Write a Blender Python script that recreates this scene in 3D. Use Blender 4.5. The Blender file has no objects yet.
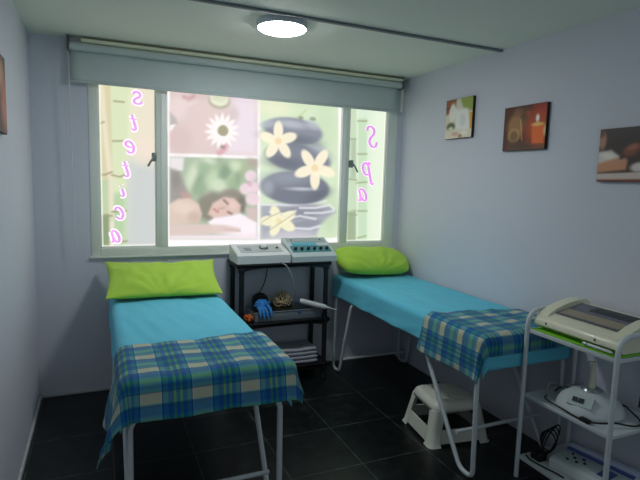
import bpy, bmesh, math, random
import numpy as np
from mathutils import Vector, Matrix, noise
D = bpy.data
C = bpy.context.scene.collection
PI = math.pi
W, H, YF = 2.733, 2.35, -4.45          # room width, height, wall behind the camera

# ------------------------------------------------------------------ camera
cam = D.objects.new('camera', D.cameras.new('camera'))
C.objects.link(cam)
cam.data.sensor_fit = 'HORIZONTAL'
cam.data.sensor_width = 36
cam.data.lens = 504.53 * 36 / 640
cam.data.clip_start = .05
r_ = Vector((0.91641436, -0.399175, 0.02905247))
u_ = Vector((0.01940307, 0.11681423, 0.99296423))
f_ = Vector((0.39976024, 0.90940297, -0.11479546))
cam.matrix_world = Matrix(((r_.x, u_.x, -f_.x, 0.38404), (r_.y, u_.y, -f_.y, -3.69097), (r_.z, u_.z, -f_.z, 1.49033), (0, 0, 0, 1)))
bpy.context.scene.camera = cam

# ------------------------------------------------------------------ world, light, exposure
sc = bpy.context.scene
vs = sc.view_settings
vs.view_transform = 'Standard'
vs.look = 'None'
vs.gamma = 1
vs.use_curve_mapping = False
vs.exposure = 0.42
wd = D.worlds.new('sky')
sc.world = wd
wd.use_nodes = True
wd.node_tree.nodes['Background'].inputs[0].default_value = (.75, .85, 1, 1)
wd.node_tree.nodes['Background'].inputs[1].default_value = 1.0
WINDOW = 0.81              # daylight coming through the printed films
LAMP = 50.0                  # the round ceiling lamp
# soft fill light added by the wall behind the photographer, with no real source
ar = D.lights.new('fill_light', 'AREA')
ar.shape = 'RECTANGLE'
ar.size, ar.size_y = 2.0, 1.6
ar.energy = 4.0
ar.color = (.80, .92, 1.0)
ao = D.objects.new('fill_light', ar)
C.objects.link(ao)
ao.location = (1.35, YF + .06, 1.45)
ao.rotation_euler = (PI / 2, 0, 0)


# ------------------------------------------------------------------ materials
def lin(c):
    return tuple(((v / 255) / 12.92 if v / 255 <= .04045 else ((v / 255 + .055) / 1.055) ** 2.4) for v in c)


def mat(name, col, rough=.5, metal=0., var=.06, scale=6., bump=0., bscale=60., spec=.5, sheen=0., coat=0.):
    m = D.materials.new(name)
    m.use_nodes = True
    nt = m.node_tree
    b = nt.nodes['Principled BSDF']
    b.inputs['Roughness'].default_value = rough
    b.inputs['Metallic'].default_value = metal
    b.inputs['Specular IOR Level'].default_value = spec
    b.inputs['Sheen Weight'].default_value = sheen
    b.inputs['Coat Weight'].default_value = coat
    tc = nt.nodes.new('ShaderNodeTexCoord')
    n = nt.nodes.new('ShaderNodeTexNoise')
    n.inputs['Scale'].default_value = scale
    n.inputs['Detail'].default_value = 4
    nt.links.new(tc.outputs['Object'], n.inputs['Vector'])
    mx = nt.nodes.new('ShaderNodeMix')
    mx.data_type = 'RGBA'
    c = lin(col)
    mx.inputs[6].default_value = tuple(v * (1 - var) for v in c) + (1,)
    mx.inputs[7].default_value = tuple(min(1, v * (1 + var)) for v in c) + (1,)
    nt.links.new(n.outputs['Fac'], mx.inputs[0])
    nt.links.new(mx.outputs[2], b.inputs['Base Color'])
    if bump:
        n2 = nt.nodes.new('ShaderNodeTexNoise')
        n2.inputs['Scale'].default_value = bscale
        n2.inputs['Detail'].default_value = 3
        nt.links.new(tc.outputs['Object'], n2.inputs['Vector'])
        bp = nt.nodes.new('ShaderNodeBump')
        bp.inputs['Strength'].default_value = bump
        bp.inputs['Distance'].default_value = .01
        nt.links.new(n2.outputs['Fac'], bp.inputs['Height'])
        nt.links.new(bp.outputs['Normal'], b.inputs['Normal'])
    return m


def emit(name, col, s):
    m = D.materials.new(name)
    m.use_nodes = True
    nt = m.node_tree
    b = nt.nodes['Principled BSDF']
    b.inputs['Base Color'].default_value = (.5, .5, .5, 1)
    b.inputs['Roughness'].default_value = .4
    b.inputs['Emission Color'].default_value = lin(col) + (1,)
    b.inputs['Emission Strength'].default_value = s
    return m


def print_mat(name, glow=0.):
    """a printed sheet: its picture is stored per vertex"""
    m = D.materials.new(name)
    m.use_nodes = True
    nt = m.node_tree
    b = nt.nodes['Principled BSDF']
    a = nt.nodes.new('ShaderNodeVertexColor')
    a.layer_name = 'print'
    b.inputs['Roughness'].default_value = .45
    if glow:
        b.inputs['Base Color'].default_value = (.12, .12, .12, 1)
        b.inputs['Specular IOR Level'].default_value = .2
        nt.links.new(a.outputs['Color'], b.inputs['Emission Color'])
        b.inputs['Emission Strength'].default_value = glow
    else:
        nt.links.new(a.outputs['Color'], b.inputs['Base Color'])
    return m


def tile_mat():
    m = mat('dark_floor_tile', (20, 24, 24), .32, spec=.35)
    nt = m.node_tree
    b = nt.nodes['Principled BSDF']
    tc = nt.nodes.new('ShaderNodeTexCoord')
    mp = nt.nodes.new('ShaderNodeMapping')
    mp.inputs['Location'].default_value = (-.02, .213, 0)
    br = nt.nodes.new('ShaderNodeTexBrick')
    br.offset = 0
    br.squash = 1
    br.inputs['Scale'].default_value = 1
    br.inputs['Brick Width'].default_value = .4075
    br.inputs['Row Height'].default_value = .418
    br.inputs['Mortar Size'].default_value = .0028
    br.inputs['Mortar Smooth'].default_value = .2
    br.inputs['Color1'].default_value = lin((17, 22, 22)) + (1,)
    br.inputs['Color2'].default_value = lin((21, 26, 25)) + (1,)
    br.inputs['Mortar'].default_value = lin((70, 78, 76)) + (1,)
    nt.links.new(tc.outputs['Object'], mp.inputs['Vector'])
    nt.links.new(mp.outputs['Vector'], br.inputs['Vector'])
    n = nt.nodes.new('ShaderNodeTexNoise')
    n.inputs['Scale'].default_value = 14
    n.inputs['Detail'].default_value = 8
    nt.links.new(tc.outputs['Object'], n.inputs['Vector'])
    cr = nt.nodes.new('ShaderNodeValToRGB')
    cr.color_ramp.elements[0].position = .42
    cr.color_ramp.elements[0].color = (.75, .75, .75, 1)
    cr.color_ramp.elements[1].position = .75
    cr.color_ramp.elements[1].color = (1.9, 1.9, 1.9, 1)
    nt.links.new(n.outputs['Fac'], cr.inputs['Fac'])
    mx = nt.nodes.new('ShaderNodeMix')
    mx.data_type = 'RGBA'
    mx.blend_type = 'MULTIPLY'
    mx.inputs[0].default_value = 1
    nt.links.new(br.outputs['Color'], mx.inputs[6])
    nt.links.new(cr.outputs['Color'], mx.inputs[7])
    nt.links.new(mx.outputs[2], b.inputs['Base Color'])
    bp = nt.nodes.new('ShaderNodeBump')
    bp.inputs['Strength'].default_value = .25
    bp.inputs['Distance'].default_value = .002
    bp.invert = True
    nt.links.new(br.outputs['Fac'], bp.inputs['Height'])
    nt.links.new(bp.outputs['Normal'], b.inputs['Normal'])
    return m


def plaid_mat(name, pu, pv, ou, ov):
    """woven check: warp and weft stripe ramps averaged, read from the cloth's own flat coordinates"""
    m = mat(name, (128, 128, 128), .85, bump=.12, bscale=500, sheen=.15, spec=.2)
    nt = m.node_tree
    b = nt.nodes['Principled BSDF']
    uv = nt.nodes.new('ShaderNodeUVMap')
    uv.uv_map = 'flat'
    sp = nt.nodes.new('ShaderNodeSeparateXYZ')
    nt.links.new(uv.outputs['UV'], sp.inputs[0])
    cream, white, navy, teal, blue, green = (192, 196, 172), (190, 216, 220), (26, 60, 116), (42, 132, 160), (22, 84, 158), (66, 168, 92)
    warp = [(0, cream), (.34, white), (.372, navy), (.395, teal), (.50, blue), (.60, green), (.65, blue), (.725, green), (.775, blue), (.86, teal), (.945, navy), (.968, white)]
    weft = [(.03, cream), (.24, cream), (.29, navy), (.31, teal), (.43, blue), (.50, teal), (.58, green), (.66, teal), (.74, blue), (.90, blue), (.95, navy), (.985, teal)]
    outs = []
    for ax, per, off, st in ((0, pu, ou, warp), (1, pv, ov, weft)):
        a = nt.nodes.new('ShaderNodeMath')
        a.operation = 'MULTIPLY_ADD'
        a.inputs[1].default_value = 1 / per
        a.inputs[2].default_value = off
        nt.links.new(sp.outputs[ax], a.inputs[0])
        fr = nt.nodes.new('ShaderNodeMath')
        fr.operation = 'FRACT'
        nt.links.new(a.outputs[0], fr.inputs[0])
        cr = nt.nodes.new('ShaderNodeValToRGB')
        cr.color_ramp.interpolation = 'CONSTANT' if ax == 0 else 'LINEAR'
        el = cr.color_ramp.elements
        el[0].position = st[0][0]
        el[0].color = lin(st[0][1]) + (1,)
        el[1].position = st[1][0]
        el[1].color = lin(st[1][1]) + (1,)
        for p, c in st[2:]:
            e = el.new(p)
            e.color = lin(c) + (1,)
        nt.links.new(fr.outputs[0], cr.inputs['Fac'])
        outs.append(cr.outputs['Color'])
    mx = nt.nodes.new('ShaderNodeMix')
    mx.data_type = 'RGBA'
    mx.blend_type = 'MULTIPLY'
    mx.inputs[0].default_value = 1
    nt.links.new(outs[0], mx.inputs[6])
    nt.links.new(outs[1], mx.inputs[7])
    ga = nt.nodes.new('ShaderNodeGamma')
    ga.inputs[1].default_value = .5
    nt.links.new(mx.outputs[2], ga.inputs[0])
    nt.links.new(ga.outputs[0], b.inputs['Base Color'])
    return m


M = dict(
    wall=mat('lilac_wall_paint', (212, 215, 226), .7, var=.02, scale=2, bump=.05, bscale=180, spec=.25),
    ceiling=mat('ceiling_paint', (234, 239, 228), .8, var=.02, scale=2, bump=.04, bscale=160, spec=.2),
    floor=tile_mat(),
    base=mat('pale_baseboard', (200, 204, 206), .5),
    frame=mat('window_frame_white', (232, 238, 230), .4, var=.02),
    rail=mat('grey_track', (120, 126, 130), .45),
    glass=mat('dark_glass', (150, 165, 165), .1),
    handle=mat('grey_handle', (120, 132, 128), .4),
    blind=mat('grey_blind_fabric', (198, 210, 208), .8, bump=.08, bscale=400, spec=.2),
    cream=mat('cream_strip_cord', (236, 236, 206), .5, var=.03),  # cream of the painted lit strip above the roll, also the right cord
    bracket=mat('bracket_grey', (84, 92, 92), .5),
    cord=mat('cord_white', (210, 216, 220), .6),
    lampbase=mat('lamp_rim', (214, 222, 230), .4),
    lamp=emit('lamp_diffuser', (250, 252, 255), LAMP),
    steel=mat('white_enamel_tube', (206, 216, 218), .35, var=.03),
    vinyl=mat('mattress_vinyl', (60, 110, 130), .5),
    sheet=mat('turquoise_sheet', (100, 200, 226), .85, var=.05, scale=4, bump=.08, bscale=300, sheen=.1, spec=.2),
    pillow=mat('lime_pillow', (178, 219, 80), .85, var=.05, bump=.08, bscale=300, sheen=.1, spec=.2),
    darkstitch=mat('pillow_tag', (120, 130, 70), .8),
    plaid=plaid_mat('plaid_cloth_left', .185, .148, 0.24, 0.99),
    plaid2=plaid_mat('plaid_cloth_right', .185, .148, 0.045, 0.315),
    rack=mat('black_plastic', (24, 27, 30), .38, var=.1),
    unit=mat('white_plastic_housing', (214, 222, 222), .4, var=.02),
    unit2=mat('pale_grey_housing', (190, 206, 206), .4, var=.02),
    panel=mat('grey_panel', (168, 182, 182), .4),
    teal=mat('teal_panel', (60, 130, 136), .4),
    screenb=mat('blue_panel', (90, 180, 200), .3),
    knob=mat('dark_knob', (30, 40, 42), .4),
    black=mat('black_rubber', (16, 17, 18), .5),
    greycable=mat('grey_cable', (150, 158, 158), .5),
    towel=mat('grey_towel', (176, 178, 190), .95, bump=.3, bscale=220, sheen=.2),
    tub=mat('clear_grey_tub', (120, 130, 136), .35),
    bluecloth=mat('blue_cloth', (60, 140, 214), .85),
    orange=mat('orange_cloth', (196, 98, 44), .8),
    tan=mat('tan_cables', (168, 152, 118), .7),
    bowl=mat('brown_basket', (84, 78, 58), .8, bump=.3, bscale=120),
    wand=mat('white_wand', (206, 212, 212), .35),
    greenmat=mat('green_cloth', (126, 206, 44), .85),
    beige=mat('beige_housing', (226, 226, 200), .38, var=.02, coat=.15),
    screen=mat('display_glass', (92, 92, 106), .12),
    screen2=mat('display_tan', (150, 140, 112), .2),
    chrome=mat('steel_disc', (190, 200, 204), .25, .8),
    stool=mat('white_stool_plastic', (222, 226, 212), .45, var=.03),
    canvas=mat('canvas_edge', (28, 22, 22), .7),
    bluelabel=mat('blue_label', (66, 96, 160), .4),
    lilac=mat('lilac_strip', (186, 196, 220), .4),
    film=print_mat('window_film', WINDOW),
    artprint=print_mat('canvas_print'),
    ink=emit('pink_vinyl', (204, 122, 212), WINDOW * 1.0),
    ink2=emit('deep_pink_vinyl', (196, 112, 204), WINDOW),
    halo=emit('white_vinyl', (244, 222, 240), WINDOW),
)


# ------------------------------------------------------------------ helpers
def link(name, me, parent=None):
    o = D.objects.new(name, me)
    C.objects.link(o)
    if parent:
        base = parent.get('_o') or (0, 0, 0)
        me.transform(Matrix.Translation(-Vector(base)))
        o.parent = parent
        o['_o'] = list(base)
    return o


def obj(name, bm, m, parent=None, smooth=True, sharp=40):
    """link a bmesh (world coordinates) as one mesh object; a top-level one gets its origin at its base"""
    bmesh.ops.recalc_face_normals(bm, faces=bm.faces[:])
    me = D.meshes.new(name)
    bm.to_mesh(me)
    bm.free()
    me.materials.append(M[m] if isinstance(m, str) else m)
    if smooth:
        me.shade_smooth()
        me.set_sharp_from_angle(angle=math.radians(sharp))
    o = link(name, me, parent)
    if not parent:
        co = [v.co for v in me.vertices]
        c = Vector(((min(v.x for v in co) + max(v.x for v in co)) / 2, (min(v.y for v in co) + max(v.y for v in co)) / 2, min(v.z for v in co)))
        me.transform(Matrix.Translation(-c))
        o.location = c
        o['_o'] = list(c)
    return o


def tag(o, label, cat, group=None, kind=None):
    if label: o['label'] = label
    if cat: o['category'] = cat
    if group: o['group'] = group
    if kind: o['kind'] = kind
    return o


def thing(name, loc, label, cat, group=None):
    o = D.objects.new(name, None)
    C.objects.link(o)
    o.empty_display_size = .1
    o.location = loc
    o['_o'] = list(loc)
    return tag(o, label, cat, group)


def struct(name, bm, m, parent=None, **k):
    o = obj(name, bm, m, parent, **k)
    if not parent: o['kind'] = 'structure'
    return o


def dup(root, delta, label, group=None):
    r = root.copy()
    C.objects.link(r)
    r.location = Vector(root.location) + Vector(delta)
    r['label'] = label
    if group: r['group'] = group
    for ch in list(root.children):
        c = ch.copy()
        C.objects.link(c)
        c.parent = r
        for g in list(ch.children):
            d = g.copy()
            C.objects.link(d)
            d.parent = c
    return r


def box(bm, a, b, bev=0, seg=2, mtx=None):
    x0, y0, z0 = a
    x1, y1, z1 = b
    t = bmesh.new()
    bmesh.ops.create_cube(t, size=1)
    for v in t.verts:
        v.co = Vector(((x0 + x1) / 2 + v.co.x * (x1 - x0), (y0 + y1) / 2 + v.co.y * (y1 - y0), (z0 + z1) / 2 + v.co.z * (z1 - z0)))
    if bev:
        bmesh.ops.bevel(t, geom=t.edges[:], offset=bev, segments=seg, profile=.5, affect='EDGES')
    merge(bm, t, mtx)
    return bm


def merge(bm, t, mtx=None):
    if mtx: bmesh.ops.transform(t, matrix=mtx, verts=t.verts[:])
    me = D.meshes.new('tmp')
    t.to_mesh(me)
    t.free()
    bm.from_mesh(me)
    D.meshes.remove(me)


def B(*a, **k):
    return box(bmesh.new(), *a, **k)


def spline(pts, n=8, closed=False):
    P = [Vector(p) for p in pts]
    out = []
    m = len(P)
    for i in range(m if closed else m - 1):
        p0 = P[(i - 1) % m] if closed or i > 0 else P[0]
        p1, p2 = P[i], P[(i + 1) % m]
        p3 = P[(i + 2) % m] if closed or i + 2 < m else P[-1]
        for k in range(n):
            t = k / n
            out.append(.5 * ((2 * p1) + (p2 - p0) * t + (2 * p0 - 5 * p1 + 4 * p2 - p3) * t * t + (3 * p1 - p0 - 3 * p2 + p3) * t ** 3))
    if not closed: out.append(P[-1])
    return out


def tube(bm, pts, r, seg=10, closed=False):
    """round tube along a polyline; r a number or one radius per point"""
    P = [Vector(p) for p in pts]
    n = len(P)
    R = r if isinstance(r, (list, tuple)) else [r] * n
    rings = []
    up = None
    for i in range(n):
        if closed:
            t = (P[(i + 1) % n] - P[i - 1]).normalized()
        else:
            t = (P[min(i + 1, n - 1)] - P[max(i - 1, 0)]).normalized()
        if up is None:
            up = t.orthogonal().normalized()
        else:
            up = (up - t * up.dot(t))
            up = up.normalized() if up.length > 1e-6 else t.orthogonal().normalized()
        s = t.cross(up)
        rings.append([bm.verts.new(P[i] + (up * math.cos(2 * PI * k / seg) + s * math.sin(2 * PI * k / seg)) * R[i]) for k in range(seg)])
    for i in range(n if closed else n - 1):
        a, b = rings[i], rings[(i + 1) % n]
        for k in range(seg):
            bm.faces.new((a[k], a[(k + 1) % seg], b[(k + 1) % seg], b[k]))
    if not closed:
        bm.faces.new(rings[0][::-1])
        bm.faces.new(rings[-1])
    return bm


def T(pts, r, seg=10, closed=False):
    return tube(bmesh.new(), pts, r, seg, closed)


def fillet(pts, r, n=6):
    """round the corners of a polyline"""
    P = [Vector(p) for p in pts]
    out = [P[0]]
    for i in range(1, len(P) - 1):
        a, b = (P[i - 1] - P[i]), (P[i + 1] - P[i])
        d = min(r, a.length * .49, b.length * .49)
        s, e = P[i] + a.normalized() * d, P[i] + b.normalized() * d
        for k in range(n + 1):
            t = k / n
            out.append((1 - t) ** 2 * s + 2 * t * (1 - t) * P[i] + t * t * e)
    out.append(P[-1])
    return out


def lathe(bm, prof, c, seg=32, axis=None):
    """turn a profile of (radius, height) about a vertical axis through c"""
    c = Vector(c)
    rot = Vector((0, 0, 1)).rotation_difference(Vector(axis)).to_matrix() if axis else Matrix.Identity(3)
    rings = []
    for r, z in prof:
        if r < 1e-5:
            rings.append([bm.verts.new(c + rot @ Vector((0, 0, z)))])
        else:
            rings.append([bm.verts.new(c + rot @ Vector((r * math.cos(2 * PI * k / seg), r * math.sin(2 * PI * k / seg), z))) for k in range(seg)])
    for a, b in zip(rings, rings[1:]):
        for k in range(seg):
            q = (a[k % len(a)], a[(k + 1) % len(a)], b[(k + 1) % len(b)], b[k % len(b)])
            q = tuple(dict.fromkeys(q))
            if len(q) > 2: bm.faces.new(q)
    return bm


def L(*a, **k):
    return lathe(bmesh.new(), *a, **k)


def prism(bm, prof, a, b, axis):
    """extrude a closed outline of 2D points from a to b along axis 'x', 'y' or 'z'"""
    def p(q, t):
        return {'x': (t, q[0], q[1]), 'y': (q[0], t, q[1]), 'z': (q[0], q[1], t)}[axis]
    v0 = [bm.verts.new(p(q, a)) for q in prof]
    v1 = [bm.verts.new(p(q, b)) for q in prof]
    n = len(prof)
    for i in range(n):
        bm.faces.new((v0[i], v0[(i + 1) % n], v1[(i + 1) % n], v1[i]))
    bm.faces.new(v0[::-1])
    bm.faces.new(v1)
    return bm


def bevel(bm, off, seg=2, ang=30):
    e = [x for x in bm.edges if len(x.link_faces) == 2 and x.calc_face_angle(0) > math.radians(ang)]
    bmesh.ops.bevel(bm, geom=e, offset=off, segments=seg, profile=.5, affect='EDGES')
    return bm


def sweep_grid(f, nu, nv, uv=None):
    """grid surface from f(i/nu, j/nv); uv gives flat cloth coordinates"""
    bm = bmesh.new()
    g = [[bm.verts.new(f(i / nu, j / nv)) for j in range(nv + 1)] for i in range(nu + 1)]
    lay = bm.loops.layers.uv.new('flat') if uv else None
    for i in range(nu):
        for j in range(nv):
            fa = bm.faces.new((g[i][j], g[i + 1][j], g[i + 1][j + 1], g[i][j + 1]))
            if uv:
                for lp, (a, b) in zip(fa.loops, ((i, j), (i + 1, j), (i + 1, j + 1), (i, j + 1))):
                    lp[lay].uv = uv(a / nu, b / nv)
    return bm


def thicken(o, t):
    md = o.modifiers.new('thickness', 'SOLIDIFY')
    md.thickness = t
    md.offset = -1
    return o


# ---- printed pictures: soft shapes blended into one colour per vertex
def paint(spec, X, Z):
    col = np.ones((X.size, 3))

    def sdseg(ax, az, bx, bz):
        px, pz, dx, dz = X - ax, Z - az, bx - ax, bz - az
        h = np.clip((px * dx + pz * dz) / (dx * dx + dz * dz + 1e-12), 0, 1)
        return np.hypot(px - dx * h, pz - dz * h)
    for s in spec:
        if s[0] == 'e':
            _, cx, cz, rx, rz, rot, c, soft, al = s
            a = math.radians(rot)
            dx, dz = X - cx, Z - cz
            p, q = dx * math.cos(a) + dz * math.sin(a), -dx * math.sin(a) + dz * math.cos(a)
            k = np.hypot(p / rx, q / rz)
            d = (k - 1) * min(rx, rz)
        elif s[0] == 'p':
            _, pts, c, soft, al = s
            d = np.full(X.size, 1e9)
            ins = np.zeros(X.size, bool)
            for (ax, az), (bx, bz) in zip(pts, pts[1:] + pts[:1]):
                d = np.minimum(d, sdseg(ax, az, bx, bz))
                if az != bz:
                    ins ^= ((az > Z) != (bz > Z)) & (X < (bx - ax) * (Z - az) / (bz - az) + ax)
            d = np.where(ins, -d, d)
        else:
            _, pts, w, c, soft, al = s
            d = np.full(X.size, 1e9)
            for (ax, az), (bx, bz) in zip(pts, pts[1:]): d = np.minimum(d, sdseg(ax, az, bx, bz))
            d = d - w / 2
        m = np.clip(.5 - d / (2 * max(soft, 1e-4)), 0, 1)
        m = (m * m * (3 - 2 * m) * al)[:, None]
        col = col * (1 - m) + np.array(c) / 255. * m
    return col


def print_sheet(name, spec, u0, u1, z0, z1, step, pos, m, parent=None):
    """flat printed sheet; pos(u, z) gives its place"""
    nu, nz = int((u1 - u0) / step), int((z1 - z0) / step)
    U, Z = np.meshgrid(np.linspace(u0, u1, nu + 1), np.linspace(z0, z1, nz + 1), indexing='ij')
    U, Z = U.ravel(), Z.ravel()
    col = paint(spec, U, Z)
    l = np.where(col <= .04045, col / 12.92, ((col + .055) / 1.055) ** 2.4)
    me = D.meshes.new(name)
    k = nz + 1
    me.from_pydata([pos(u, z) for u, z in zip(U, Z)], [], [(i * k + j, (i + 1) * k + j, (i + 1) * k + j + 1, i * k + j + 1) for i in range(nu) for j in range(nz)])
    ca = me.color_attributes.new('print', 'FLOAT_COLOR', 'POINT')
    ca.data.foreach_set('color', np.hstack([l, np.ones((len(l), 1))]).astype(np.float32).ravel())
    me.materials.append(M[m])
    return link(name, me, parent)


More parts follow.
